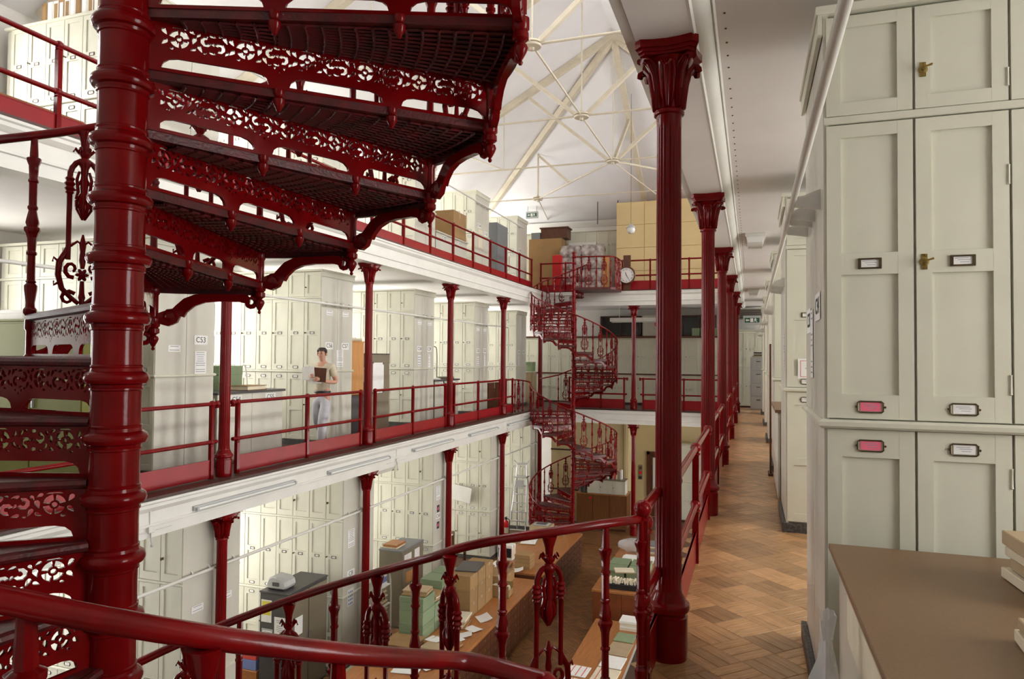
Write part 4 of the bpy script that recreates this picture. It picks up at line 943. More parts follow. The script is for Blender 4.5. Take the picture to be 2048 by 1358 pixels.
# ceiling lamps over the walkway
def ceil_lamp(label, x, y):
    t = thing('ceiling_lamp', label, 'lamp', (x, y, 7.06), group='ceiling lamps over the walkway')
    obj('base_plate', MB().box(-.13, .13, -.32, .32, -.05, 0, .006).mesh('base_plate', WHITE), t)
    obj('diffuser', MB().prism([(-.115, -.05), (.115, -.05), (.095, -.125), (-.095, -.125)], -.30, .30).mesh('diffuser', LAMP), t)
ceil_lamp('white box ceiling lamp over the walkway, the nearer one', .05, 10.25); ceil_lamp('white box ceiling lamp far along the walkway', .05, 18.2)
t = thing('folding_board', 'brown board standing upright against the third walkway cabinet block', 'board', (.24, 9.86, MID)); obj('panel', MB().box(-.01, .01, -.02, .25, .02, 1.75, .002).mesh('panel', BENCHB), t); obj('foot', MB().box(-.03, .03, -.04, .27, 0, .03, .002).mesh('foot', BENCHB), t)

# ---------- lamps on the fascia of the opposite gallery
for i, y in enumerate((6.45, 9.15, 11.95, 14.75, 17.4)):
    lab = ['first and longest-looking', 'second', 'third', 'fourth', 'fifth and farthest'][i]
    t = thing('batten_lamp', 'white fluorescent batten on the middle gallery fascia, '+lab+' along it', 'lamp', (-6.165, y, 3.555), group='batten lamps on the fascia')
    obj('casing', MB().box(0, .06, 0, 1.9, -.028, .028, .004).mesh('casing', LGREY), t); obj('tube', MB().tube([(.075, .05, -.012), (.075, 1.85, -.012)], .014, 8).mesh('tube', LAMP, 40), t)
    for e in (.02, 1.86): obj('end_cap', MB().box(.055, .092, e, e+.03, -.03, .012, .003).mesh('end_cap', LGREY), t)
for i, y in enumerate((5.85, 11.35, 17.45)):
    t = thing('conduit_box', 'small white cable box and conduit on the gallery fascia, '+['nearest the stair newel', 'between two batten lamps', 'farthest along'][i], 'conduit', (-6.15, y, 3.45), group='cable boxes on the fascia')
    obj('box', MB().box(0, .05, -.04, .04, -.03, .04, .006).mesh('box', WHITE), t); obj('conduit', MB().tube([(.02, 0, .02), (.02, 0, .30)], .01, 8).tube([(.02, -.35, -.02), (.02, .3, -.02)], .006, 6).mesh('conduit', WHITE, 40), t)
    obj('lamp_hook', MB().tube([(.03, 0, -.03), (.035, 0, -.10), (.04, .01, -.16)], .008, 6).sphere((.04, .01, -.17), .018, 8).mesh('lamp_hook', LGREY, 40), t)
t = thing('pendant_light', 'white ground-floor pendant lamp shade tucked under the middle gallery', 'lamp', (-6.9, 12.0, 3.12)); obj('shade', MB().at(ry=0).box(-.12, .12, -.5, .5, 0, .05, .01).prism([(-.12, 0), (.12, 0), (.06, -.07), (-.06, -.07)], -.48, .48).mesh('shade', WHITE), t); obj('stem', MB().tube([(0, 0, .05), (0, 0, .34)], .012, 8).mesh('stem', WHITE), t)
# globe pendant, clock
t = thing('pendant_lamp', 'glass globe pendant hanging on a long thin flex before the yellow partition', 'lamp', (-3.21, 19.5, 8.97))
obj('flex', MB().tube([(0, 0, .16), (0, 0, 3.88)], .006, 6).mesh('flex', DKGREY), t); obj('cap', MB().lathe([(.02, .17), (.05, .15), (.13, .07), (.14, .05), (.12, .05)], 14).mesh('cap', LGREY, 40), t)
obj('globe', MB().lathe([(0, -.11), (.06, -.10), (.105, -.06), (.12, 0), (.115, .05)], 14).mesh('globe', LAMP, 60), t)
t = thing('wall_clock', 'round dark-cased clock with roman numerals on the far upper gallery rail', 'clock', (-3.57, 20.96, 7.86))
obj('case', MB().at(rx=pi/2).lathe([(.24, 0), (.27, .02), (.275, .06), (.25, .09), (.23, .085), (.228, .06)], 36, cap=True).mesh('case', BENCHB, 40), t)
obj('dial', MB().at(rx=pi/2).lathe([(.229, .062), (.229, .066)], 36).mesh('dial', PAPER), t); obj('back_board', MB().box(-.11, .11, .02, .06, -.55, .62, .006).mesh('back_board', BENCHB), t)
dl = [c for c in t.children if c.name.startswith('dial')][0]
for i, s_ in enumerate(['XII', 'I', 'II', 'III', 'IIII', 'V', 'VI', 'VII', 'VIII', 'IX', 'X', 'XI']):
    a = pi/2-i*pi/6; obj('numeral', text_mesh(s_, .062, INK), dl, (.178*cos(a), -.0675, .178*sin(a)), rot=(0, -(a-pi/2), 0))
def hand(nm, L_, wd, mins): obj(nm, MB().prism([(-wd, -.03), (wd, -.03), (wd*.7, L_*.8), (0, L_), (-wd*.7, L_*.8)], -.0715, -.069).mesh(nm, INK), t, (0, 0, 0), rot=(0, radians(mins*6), 0))
hand('hour_hand', .11, .009, 57); hand('minute_hand', .17, .006, 25)

# ---------- far upper gallery
t = thing('yellow_partition', 'tall yellow partition box standing on the far upper gallery', 'partition', (-4.14, 22.3, UPP)); W, H = 3.6, 2.98
obj('frame', MB().box(0, W, .02, 1.6, 0, H).mesh('frame', PLY), t)
for i in range(4):
    for j in range(4): obj('panel', MB().box(i*W/4+.006, (i+1)*W/4-.006, -.004, .02, j*H/4+.006, (j+1)*H/4-.006, .002).mesh('panel', YELLOW), t)
cupboard_row('cream upper wall cupboards behind the stacked bundles', -8.1, -4.2, 23.2, UPP, 2.25, 10, [1.3], name='upper_cupboard')
carton('large brown cardboard case standing behind the stair head on the far upper gallery', -7.15, -6.0, 22.4, 23.0, UPP, 9.36, CARD, lid=False)
t = thing('wooden_crate', 'reddish brown wooden chest on top of the large cardboard case', 'chest', (-6.25, 22.72, 9.37)); obj('body', MB().box(-.5, .42, -.25, .25, 0, .34, .004).mesh('body', BENCHB), t); obj('lid', MB().box(-.54, .46, -.28, .28, .34, .385, .006).mesh('lid', BENCHB), t)
carton('small grey box on the large cardboard case beside the wooden chest', -7.1, -6.78, 22.5, 22.9, 9.365, 9.60, GREY)
tag(obj('white_board', MB().box(-.6, .35, 0, .03, 0, 1.85, .003).mesh('white_board', WALLM), None, (-5.3, 22.95, UPP)), 'plain white board leaning behind the plastic bundles on the far upper gallery', 'board')
tag(obj('plywood_sheet', MB().box(-.11, .11, 0, .04, 0, 1.25, .003).mesh('plywood_sheet', PLY), None, (-4.45, 22.1, UPP)), 'narrow orange plywood sheet standing beside the plastic bundles', 'board')
rnd = random.Random(12)
def bundle(label, x, y, z, w_, d, h):
    b = MB(); n = 6; vs = []; N = 4*n
    rows = 5
    for i in range(rows):
        q = i/(rows-1)
        for k in range(N):
            s_ = k//n; u_ = (k % n)/n; px, py = [(-1+2*u_, -1), (1, -1+2*u_), (1-2*u_, 1), (-1, 1-2*u_)][s_]
            kk = (.9 if i in (0, rows-1) else 1)*(1+rnd.uniform(-.07, .07)); vs.append((px*w_/2*kk, py*d/2*kk, h*q+rnd.uniform(-.01, .01)*(0 < i)))
    fs = [(i*N+k, i*N+(k+1) % N, (i+1)*N+(k+1) % N, (i+1)*N+k) for i in range(rows-1) for k in range(N)]+[tuple(range(N-1, -1, -1)), tuple((rows-1)*N+k for k in range(N))]
    return tag(obj('plastic_bundle', b.add(vs, fs).mesh('plastic_bundle', PARCEL, 20), None, (x, y, z)), label, 'bundle', 'plastic-wrapped bundles')
k = 0
pos = ['bottom left', 'bottom right', 'second-tier left', 'second-tier right', 'third-tier left', 'third-tier right', 'topmost left', 'topmost right']
for j in range(4):
    for i in range(2): bundle('%s plastic-wrapped paper bundle in the stack by the stair head' % pos[k], -5.62+i*.72, 22.35, UPP+.04+j*.40, .69, .5, .385); k += 1
tag(obj('pallet', MB().box(-.75, .75, -.3, .3, 0, .035, .004).mesh('pallet', BENCHB), None, (-5.26, 22.35, UPP)), 'dark low pallet under the plastic-wrapped bundles', 'pallet')
t = thing('fire_cabinet', 'bright red extinguisher cabinet standing by the stair head on the far upper gallery', 'cabinet', (-5.95, 21.7, UPP)); obj('body', MB().box(-.14, .14, -.1, .1, 0, 1.25, .01).mesh('body', EXTRED), t); obj('door', MB().box(-.11, .11, -.112, -.1, .15, 1.15, .004).mesh('door', EXTRED), t)
# ---------- opposite upper gallery
t = thing('steel_locker', 'grey steel locker between two tall cabinet blocks on the upper gallery', 'locker', (-7.0, 18.85, UPP))
obj('body', MB().box(-.9, 0, 0, .95, 0, 1.86, .004).mesh('body', GREY), t); obj('side_panel', MB().box(0, .008, .03, .92, .06, 1.80, .002).mesh('side_panel', GREY), t)
for i in range(2): d = obj('door', MB().box(-.88+i*.44, -.45+i*.44, -.015, 0, .06, 1.82, .003).mesh('door', GREY), t); obj('handle', MB().box(-.48+i*.06, -.465+i*.06, -.035, -.015, .85, 1.0, .003).mesh('handle', ALU), d)
low(-1, 14.75, 16.6, UPP, .90, 'low white cabinet on the upper gallery under the open carton', [('C102', 15.2), ('C103', 16.1)], CREAM, 1.6)
carton('brown carton with bulging flaps on the low white cabinet of the upper gallery', -7.5, -6.98, 15.7, 16.5, UPP+.902, UPP+1.58, CARD, lid=False, group='cartons on the upper gallery')
carton('pale open carton behind the bulging one on the upper gallery', -8.1, -7.55, 14.9, 15.6, UPP+.902, UPP+1.35, CARD2, lid=False, group='cartons on the upper gallery')
carton('tan storage box on the upper gallery behind the railing, at far top left', -7.3, -6.8, 4.6, 5.5, UPP, UPP+.42, CARD, group='boxes behind the upper railing')
carton('grey-blue storage box at the top left edge behind the upper railing', -7.35, -6.85, 3.7, 4.45, UPP, UPP+.55, LGREY, group='boxes behind the upper railing')
for i in range(11):
    x = -9.15+i*.105; wf = PAPER if i % 3 else CARD
    t = thing('box_file', 'box file number %s along the top of the far-left upper cabinet' % ['one', 'two', 'three', 'four', 'five', 'six', 'seven', 'eight', 'nine', 'ten', 'eleven'][i], 'file', (x, 6.9, UPP+2.422), group='box files on the upper cabinet')
    obj('cover', MB().box(-.048, .048, -.13, .13, 0, .30, .003).mesh('cover', wf), t); obj('spine_label', MB().box(-.03, .03, -.133, -.13, .06, .26).mesh('spine_label', PAPER if i % 2 else CARD), t)

# ---------- opposite middle gallery
t = thing('olive_cupboard', 'olive green steel cupboard on the middle gallery behind the spiral stair', 'cupboard', (-8.9, 5.95, MID))
obj('body', MB().box(0, 1.62, 0, .5, 0, 1.93, .006).mesh('body', OLIVE), t); obj('top_lip', MB().box(-.01, 1.63, -.01, .51, 1.93, 1.955, .003).mesh('top_lip', OLIVE), t)
for i in range(2): d = obj('door', MB().box(.02+i*.80, .80+i*.80, -.014, 0, .06, 1.90, .003).mesh('door', OLIVE), t); obj('handle', MB().box(.72+i*.13, .74+i*.13, -.04, -.014, .9, 1.05, .003).mesh('handle', ALU), d)
carton('long white box on the olive green cupboard', -8.9, -8.35, 6.0, 6.3, MID+1.956, MID+2.07, PAPER, name='white_box')
carton('left green specimen box on the low cabinet C54', -8.55, -8.0, 8.0, 8.5, MID+1.02, MID+1.42, GREEN, 'green boxes on the middle gallery', 'specimen_box')
carton('right green specimen box on the low cabinet C54, behind the red column', -7.95, -7.4, 8.25, 8.75, MID+1.02, MID+1.38, GREEN, 'green boxes on the middle gallery', 'specimen_box')
t = thing('old_book', 'thick old book lying on the edge of the low cabinet C54', 'book', (-7.18, 8.62, MID+1.022), .1)
obj('cover', MB().box(-.16, .16, -.24, .24, 0, .008, .001).box(-.16, .16, -.24, .24, .06, .068, .001).box(-.16, -.152, -.24, .24, 0, .068, .001).mesh('cover', CARD), t); obj('pages', MB().box(-.15, .145, -.23, .23, .008, .06).mesh('pages', PAPERC), t)
def loopframe(label, x, y, z, w_, h, m_=WHITE):
    t = thing('trolley_handle', label, 'trolley', (x, y, z))
    obj('frame', MB().tube(smooth([(0, -w_/2, 0), (0, -w_/2, h), (0, w_/2, h), (0, w_/2, 0)], 2), .012, 8).mesh('frame', m_, 40), t); obj('shelf', MB().box(-.25, .05, -w_/2, w_/2, .1, .115, .003).mesh('shelf', m_), t)
    for sy in (-w_/2, w_/2): obj('leg', MB().tube([(-.22, sy, 0), (-.22, sy, .12)], .012, 8).mesh('leg', m_), t)
loopframe('white tubular trolley behind the low cabinet C54', -7.9, 9.36, MID, .2, 1.38)
t = thing('desk_lamp', 'thin black-and-white flexible stand lamp on the second low cabinet', 'lamp', (-7.2, 15.3, MID+1.0))
obj('base', MB().lathe([(.10, 0), (.10, .012), (.06, .03), (.012, .04)], 16).mesh('base', WHITE, 40), t); obj('stem', MB().tube(smooth([(0, 0, .03), (0, 0, .74), (-.03, -.05, .80), (-.1, -.25, .80), (-.1, -.42, .79)], 2), .011, 8).mesh('stem', DKGREY, 40), t)
pile('small pile of dark trays and cards on the second low cabinet', -7.16, 15.75, MID+1.0, .26, .42, 3, .022, mats=[BLACK, CARD2, BLACK], jit=.03)
t = thing('dark_cupboard', 'dark brown cupboard behind the railing beside the red column', 'cupboard', (-7.62, 11.22, MID)); obj('body', MB().box(0, .58, 0, .48, 0, .80, .004).mesh('body', DKGREY), t); obj('side_panel', MB().box(.58, .59, .03, .45, .05, .76, .002).mesh('side_panel', DKGREY), t); obj('top', MB().box(-.01, .6, -.01, .49, .80, .82, .003).mesh('top', BENCHB), t)
t = thing('plywood_case', 'orange plywood case on the dark cupboard, sheet paper curling from its top', 'case', (-7.60, 11.24, MID+.822)); obj('body', MB().box(0, .57, 0, .42, 0, .98, .003).mesh('body', PLY), t); obj('lid', MB().box(-.008, .578, -.008, .43, .98, 1.0, .003).mesh('lid', PLY), t)
obj('paper_roll', MB().tube([(.1, .1, 1.03), (.55, .38, 1.03)], .03, 10).mesh('paper_roll', PAPERC, 40), t)
t = thing('steel_cabinet', 'taupe steel cabinet with two papers taped to it, beside a red column', 'cabinet', (-7.0, 11.74, MID))
obj('body', MB().box(-.9, 0, 0, .86, 0, 1.58, .004).mesh('body', TAUPE), t); obj('top', MB().box(-.905, .006, -.006, .866, 1.58, 1.60, .003).mesh('top', DKGREY), t)
obj('door', MB().box(-.88, -.01, -.012, 0, .05, 1.55, .003).mesh('door', GREY), t); obj('side_panel', MB().box(0, .008, .02, .84, .04, 1.55, .002).mesh('side_panel', TAUPE), t)
o = obj('picture', MB().box(-.17, .0, -.016, -.013, .98, 1.40).mesh('picture', GREY), t, (-.02, 0, 0)); b = MB().box(-.15, -.02, -.019, -.016, 1.05, 1.33); b.cm = 1
for i in range(7): b.tube([(-.085, -.020, 1.10), (-.12+.012*i, -.020, 1.2), (-.14+.018*i, -.02, 1.28)], .004, 4)
obj('plant_drawing', b.mesh('plant_drawing', [PAPER, PLY]), o)
o = obj('taped_sheet', MB().box(.009, .011, .20, .62, .82, 1.42).mesh('taped_sheet', PAPER), t)
b = MB()
for y, z in ((.2, 1.42), (.6, 1.40), (.2, .83), (.6, .84)): b.box(.011, .014, y-.02, y+.02, z-.02, z+.02)
obj('tape_corner', b.mesh('tape_corner', DKGREY), o)
t = thing('step_ladder', 'folded black step ladder leaning behind the railing', 'ladder', (-6.85, 15.3, MID))
for dy in (0, .34): obj('rail', MB().tube([(0, dy-.02, .0), (-.02, dy-.32, .98)], .016, 8).mesh('rail', BLACK, 40), t)
for i in range(3): obj('tread', MB().box(-.02, .0, -.05-.08*i, .32-.08*i, .22+.25*i, .245+.25*i, .004).mesh('tread', BLACK), t)
for dy in (.1, .42): obj('leg', MB().tube([(-.05, dy-.02, .02), (-.06, dy-.12, .30)], .014, 8).mesh('leg', DKGREY, 40), t)
carton('reddish brown wooden box behind the railing next to the fourth column', -7.25, -6.98, 18.24, 19.2, MID, MID+.82, BENCHB, name='wooden_box', lid=False)
t = thing('pink_cupboard', 'pinkish cream cupboard beside the far spiral stair landing', 'cupboard', (-7.0, 22.4, MID)); obj('body', MB().box(-.6, 0, 0, .5, 0, 1.05, .004).mesh('body', CARD2), t); obj('top', MB().box(-.62, .02, -.02, .52, 1.05, 1.08, .003).mesh('top', CREAM), t); obj('door', MB().box(-.58, -.02, -.012, 0, .05, 1.02, .003).mesh('door', CARD2), t)
carton('green box on the pinkish cupboard near the far stair', -7.5, -7.02, 22.5, 22.85, MID+1.082, MID+1.40, GREEN, 'green boxes on the middle gallery', 'specimen_box')
# ---------- far middle gallery wall
t = cupboard_row('long row of cream cupboards under a brown shelf on the far middle gallery', -7.9, -.9, 23.4, MID, 2.2, 18, [1.02], name='far_cupboard')
obj('brown_shelf', MB().box(-.0, 7.0, -.06, .5, 2.236, 2.30, .004).mesh('brown_shelf', BENCHB), t); obj('brown_strip', MB().box(0, 7.0, -.03, -.004, 1.0, 1.045, .002).mesh('brown_strip', BENCHB), t)
def recess(label, x0, x1, z0, z1):
    t = thing('glazed_hatch', label, 'window', (x0, 23.72, z0)); W, H = x1-x0, z1-z0
    obj('back', MB().box(0, W, .1, .5, 0, H).mesh('back', BOARDG), t)
    for q in ((0, W, 0, .05), (0, W, H-.05, H), (0, .05, 0, H), (W-.05, W, 0, H), (W*.5-.02, W*.5+.02, 0, H)): obj('bar', MB().box(q[0], q[1], 0, .1, q[2], q[3], .004).mesh('bar', DKEDGE), t)
    return t
recess('dark hatch above the cupboards left of the slender column', -4.95, -3.55, 6.12, 6.80); recess('dark hatch above the cupboards right of the slender column', -2.2, -1.1, 6.12, 6.80)
for i in range(4): carton('%s green box standing in front of the right dark hatch' % ['first', 'second', 'third', 'fourth'][i], -1.85+i*.28, -1.6+i*.28, 23.45, 23.68, 6.102, 6.36, GREEN, 'green boxes before the hatch', 'specimen_box')
t = thing('tube_lamp', 'white fluorescent tube fitting hanging in the far middle gallery', 'lamp', (-4.35, 22.4, 6.60)); obj('casing', MB().box(0, 1.9, -.07, .07, -.06, .06, .006).mesh('casing', WHITE), t); obj('tube', MB().tube([(.05, 0, -.075), (1.85, 0, -.075)], .016, 8).mesh('tube', LAMP), t)
for x in (.3, 1.6): obj('hanger', MB().tube([(x, 0, .06), (x, 0, .46)], .008, 6).mesh('hanger', WHITE), t)
tag(obj('alarm_bell', MB().at(rx=pi/2).lathe([(0, .09), (.05, .085), (.085, .05), (.09, .02), (.06, .0)], 16).mesh('alarm_bell', EXTRED, 40), None, (-3.0, 23.7, 6.50)), 'round red alarm bell on the far middle gallery wall', 'bell')
tag(obj('wall_panel', MB().box(0, 1.35, 0, .04, 0, .7).box(.44, .46, -.01, 0, 0, .7).box(.9, .92, -.01, 0, 0, .7).mesh('wall_panel', CREAM2), None, (-3.5, 23.74, 6.12)), 'cream boarded wall panel behind the red alarm bell', 'panel')
# ================================================================== ground floor
sbox('wall_ground_1', BEIGE, (-6.3, -3.74, 22.35, 22.5, 0, 3.46)); sbox('wall_ground_2', BEIGE, (-3.74, -2.35, 23.9, 24.1, 0, 3.46), (-3.80, -3.74, 22.5, 23.95, 0, 3.46), (-2.35, WR, 24.1, 24.2, 0, 3.46))
sbox('trim_pier', BEIGE, (-3.86, -3.78, 22.28, 22.35, 0, 3.46))
d = struct('door_1', MB().box(-3.36, -3.26, 23.82, 23.92, 0, 2.2, .006).box(-2.5, -2.4, 23.82, 23.92, 0, 2.2, .006).box(-3.36, -2.4, 23.82, 23.92, 2.1, 2.2, .006).mesh('door_frame', BENCHB))
lf = obj('door_leaf', MB().box(-3.26, -3.16, 23.86, 23.9, .02, 2.1).box(-3.04, -2.5, 23.86, 23.9, .02, 2.1).box(-3.16, -3.04, 23.86, 23.9, .02, .45).box(-3.16, -3.04, 23.86, 23.9, 2.0, 2.1).mesh('door_leaf', BENCHB), d)
obj('glazed_slit', MB().box(-3.16, -3.04, 23.875, 23.885, .45, 2.0).mesh('glazed_slit', LAMP), d)
t = thing('lift_button_panel', 'dark lift call buttons with a lit red lamp on the far ground-floor wall', 'switch', (-3.58, 23.88, 1.35)); obj('plate', MB().box(-.07, .07, 0, .02, -.12, .38, .004).mesh('plate', TAUPE), t)
for z, mm in ((-.05, BLACK), (.12, EXTRED), (.28, BENCHB)): obj('button', MB().box(-.05, .05, -.02, 0, z-.05, z+.05, .006).mesh('button', mm), t)
t = thing('panelled_door', 'cream panelled door in the yellow far wall, left of the stair newel', 'door', (-5.95, 22.33, 0)); obj('leaf', MB().box(0, .62, -.02, .015, .02, 2.5, .004).mesh('leaf', BEIGE), t)
for z in (2.30, 1.0): obj('rail', MB().box(-.35, .62, -.035, -.02, z, z+.05, .003).mesh('rail', DKEDGE), t)
t = cupboard_row('tall olive-shadowed cream cupboards on the ground floor under the far gallery', -2.2, .2, 23.5, 0, 2.5, 6, [1.3], name='ground_cupboard')
# counter
t = thing('wooden_counter', 'tall brown wooden counter on the ground floor right of the far stair', 'counter', (-5.2, 21.4, 0)); W, H = 1.56, 1.13
obj('body', MB().box(0, W, .02, .8, .06, H-.03).box(.03, W-.03, .05, .77, 0, .06).mesh('body', BENCHB), t); obj('top', MB().box(-.02, W+.02, -.02, .82, H-.03, H, .004).mesh('top', BENCHT), t)
for i in range(3): obj('front_panel', MB().box(i*W/3+.006, (i+1)*W/3-.006, 0, .02, .08, H-.04, .003).mesh('front_panel', mat('counter_panel_%d' % i, (.18, .068, .019), .4, var=.2, vscale=4, stretch=(5, 5, .6)) if i == 0 else bpy.data.materials['counter_panel_0']), t)
obj('side_panel', MB().box(W, W+.012, .03, .78, .08, H-.04, .002).mesh('side_panel', bpy.data.materials['counter_panel_0']), t)
o = obj('red_sticker', MB().prism([(0, -.04), (.055, .02), (.035, .05), (0, .03), (-.035, .05), (-.055, .02)], -.003, 0).mesh('red_sticker', EXTRED), t, (.44, -.0005, .98))
t = thing('white_wall_cabinet', 'small white three-door cabinet standing on the wooden counter', 'cabinet', (-4.86, 21.42, 1.132)); W, H = 1.18, .42
obj('body', MB().box(0, W, .015, .5, 0, H).mesh('body', CREAM), t); obj('top', MB().box(-.01, W+.01, -.01, .51, H, H+.022, .003).mesh('top', TAUPE), t)
for i in range(3): dd = obj('door', MB().box(i*W/3+.004, (i+1)*W/3-.004, 0, .015, .01, H-.01, .003).box(i*W/3+.05, (i+1)*W/3-.05, -.004, 0, .05, H-.05, .002).mesh('door', CREAM), t); obj('knob', knobc, dd, (i*W/3+.03, 0, H*.5))
obj('paper_note', MB().box(W, W+.003, .1, .26, .08, .3).mesh('paper_note', PAPER), t)
for i, (mm, w_, h) in enumerate(((CARD, .07, .27), (PAPER, .055, .28), (BLACK, .045, .28), (PAPERC, .06, .29), (REDI, .05, .29), (PAPERC, .05, .27), (CARD2, .06, .25), (PAPER, .05, .29))):
    t = thing('book', ['brown book at the left end of the row', 'white book beside the brown one', 'black-spined book', 'cream book right of the black one', 'red-spined book', 'cream book right of the red one', 'tan book near the end', 'white book at the right end of the row'][i]+' on the small white cabinet', 'book', (-4.30+i*.066, 21.6, 1.576), 0, 'books on the white cabinet')
    obj('cover', MB().box(-w_/2, w_/2, 0, .2, 0, h, .003).mesh('cover', mm), t); obj('pages', MB().box(-w_/2+.006, w_/2-.006, .008, .203, h-.004, h+.001).mesh('pages', PAPERC), t)
tag(obj('black_tray', MB().box(-.11, .11, -.1, .1, 0, .2, .006).mesh('black_tray', BLACK), None, (-4.52, 21.6, 1.576)), 'black box left of the books on the small white cabinet', 'box')
t = thing('flower_vase', 'dark pot with pale dried flowers on the wooden counter', 'vase', (-5.02, 21.55, 1.132)); obj('pot', MB().lathe([(.0, 0), (.10, 0), (.13, .2), (.14, .34), (.12, .34), (.11, .05)], 14).mesh('pot', DKGREY, 40), t)
for k in range(7):
    a = k*.9; fl = obj('flower', MB().tube([(0, 0, .2), (.05*cos(a), .05*sin(a), .42+.03*(k % 3))], .005, 5).sphere((.06*cos(a), .06*sin(a), .44+.03*(k % 3)), .045, 8).mesh('flower', PAPERC, 60), t)
# ladder, extinguisher
t = thing('folding_ladder', 'tall aluminium folding ladder leaning at the ground-floor cabinets near the far stair', 'ladder', (-6.62, 19.98, 0))
for s_ in (-1, 1):
    obj('stile', MB().tube([(s_*.27, -.25, 0), (s_*.17, .18, 1.72)], .024, 6, flat=.6).mesh('stile', ALU), t); obj('rear_leg', MB().tube([(s_*.27, .62, 0), (s_*.17, .24, 1.72)], .02, 6).mesh('rear_leg', ALU), t)
    obj('foot', MB().box(s_*.27-.03, s_*.27+.03, -.29, -.21, 0, .04, .004).mesh('foot', BLACK), t)
    obj('guard_rail', MB().tube([(s_*.17, .2, 1.7), (s_*.15, .22, 2.12), (s_*.24, .16, 2.22)], .016, 8).mesh('guard_rail', ALU, 40), t)
for i in range(6):
    q = (i+.8)/6.8; obj('rung', MB().box(-.27+.1*q, .27-.1*q, -.25+.43*q-.04, -.25+.43*q+.04, 1.72*q-.012, 1.72*q+.012, .003).mesh('rung', ALU), t)
obj('platform', MB().box(-.19, .19, .05, .38, 1.7, 1.74, .004).mesh('platform', ALU), t); obj('tool_tray', MB().box(-.15, .15, .16, .26, 2.08, 2.13, .006).mesh('tool_tray', ALU), t); obj('label_plate', MB().box(-.13, .13, .0, .02, 1.42, 1.64).mesh('label_plate', LGREY), t)
t = thing('fire_extinguisher', 'red fire extinguisher with black hose by the ground-floor column', 'extinguisher', (-6.80, 19.3, .02))
obj('cylinder', MB().lathe([(.07, 0), (.085, .02), (.085, .46), (.07, .52), (.03, .56), (.025, .58)], 18).mesh('cylinder', EXTRED, 40), t); obj('valve', MB().box(-.03, .03, -.03, .03, .58, .63, .006).box(-.02, .02, -.09, .03, .64, .66, .004).mesh('valve', BLACK), t)
obj('hose', MB().tube(smooth([(.03, 0, .6), (.11, -.02, .6), (.12, -.03, .4), (.10, -.05, .15)], 2), .012, 8).mesh('hose', BLACK, 40), t); obj('label', MB().lathe([(.0865, .2), (.0865, .36)], 18, cap=False).mesh('label', PAPERC, 40), t)
# metal cabinet with projector
t = thing('steel_cupboard', 'dark-topped steel cupboard with olive doors and posters on its end, on the ground floor', 'cupboard', (-7.2, 9.0, 0)); W, D, H = .52, 1.02, 1.70
obj('body', MB().box(0, W, 0, D, .04, H-.03).box(.03, W-.03, .03, D-.03, 0, .04).mesh('body', DKGREY), t); obj('top', MB().box(-.008, W+.012, -.01, D+.01, H-.03, H, .005).mesh('top', DKGREY), t)
for i in range(2): dd = obj('door', MB().box(W, W+.016, .012+i*.5, .49+i*.5, .07, H-.06, .003).mesh('door', TAUPE), t); obj('handle', MB().box(W+.016, W+.03, .45+i*.09, .47+i*.09, .85, .99, .003).mesh('handle', ALU), dd)
for x, z, w_, h, mm, nm in ((.12, 1.40, .19, .34, PAPER, 'poster'), (.37, 1.18, .2, .3, PAPER, 'notice'), (.14, .98, .2, .30, LGREY, 'notice')):
    o = obj(nm, MB().box(-w_/2, w_/2, -.003, 0, -h/2, h/2).mesh(nm, mm), t, (x, -.001, z))
    b = MB()
    if nm == 'poster':
        b.box(-.08, .08, -.005, -.003, -.06, .15)
        obj('yellow_print', b.mesh('yellow_print', mat('yellow_print', (.72, .62, .06), .7)), o)
    else: obj('print', sheet_mesh(w_*.8, h*.8), o, (0, -.003, 0))
obj('notice', MB().box(0, .003, .14, .34, 1.0, 1.28).mesh('notice', PAPER), t, (W+.016, 0, 0)); obj('badge', MB().box(-.02, .02, -.003, 0, -.012, .012).mesh('badge', LGREY), t, (.47, -.001, 1.61))
t = thing('projector', 'grey plastic overhead projector hood on top of the steel cupboard', 'projector', (-6.98, 9.22, 1.702))
b = MB(); prof = [(-.17, .03), (-.19, .08), (-.15, .17), (-.08, .205), (.10, .19), (.17, .14), (.19, .07), (.17, .03)]
vs = []
for y, k in ((-.14, .86), (-.10, 1), (.10, 1), (.14, .86)): vs += [(x*k, y, .03+(z-.03)*k) for x, z in prof]
n = len(prof); b.add(vs, [(i*n+j, i*n+(j+1) % n, (i+1)*n+(j+1) % n, (i+1)*n+j) for i in range(3) for j in range(n)]+[tuple(range(n)), tuple(3*n+j for j in range(n-1, -1, -1))])
obj('housing', b.mesh('housing', LGREY, 30), t); obj('base', MB().box(-.15, .15, -.12, .12, 0, .034, .006).mesh('base', DKGREY), t); obj('front_window', MB().box(-.06, .06, -.146, -.138, .06, .12, .003).mesh('front_window', DKGREY), t)
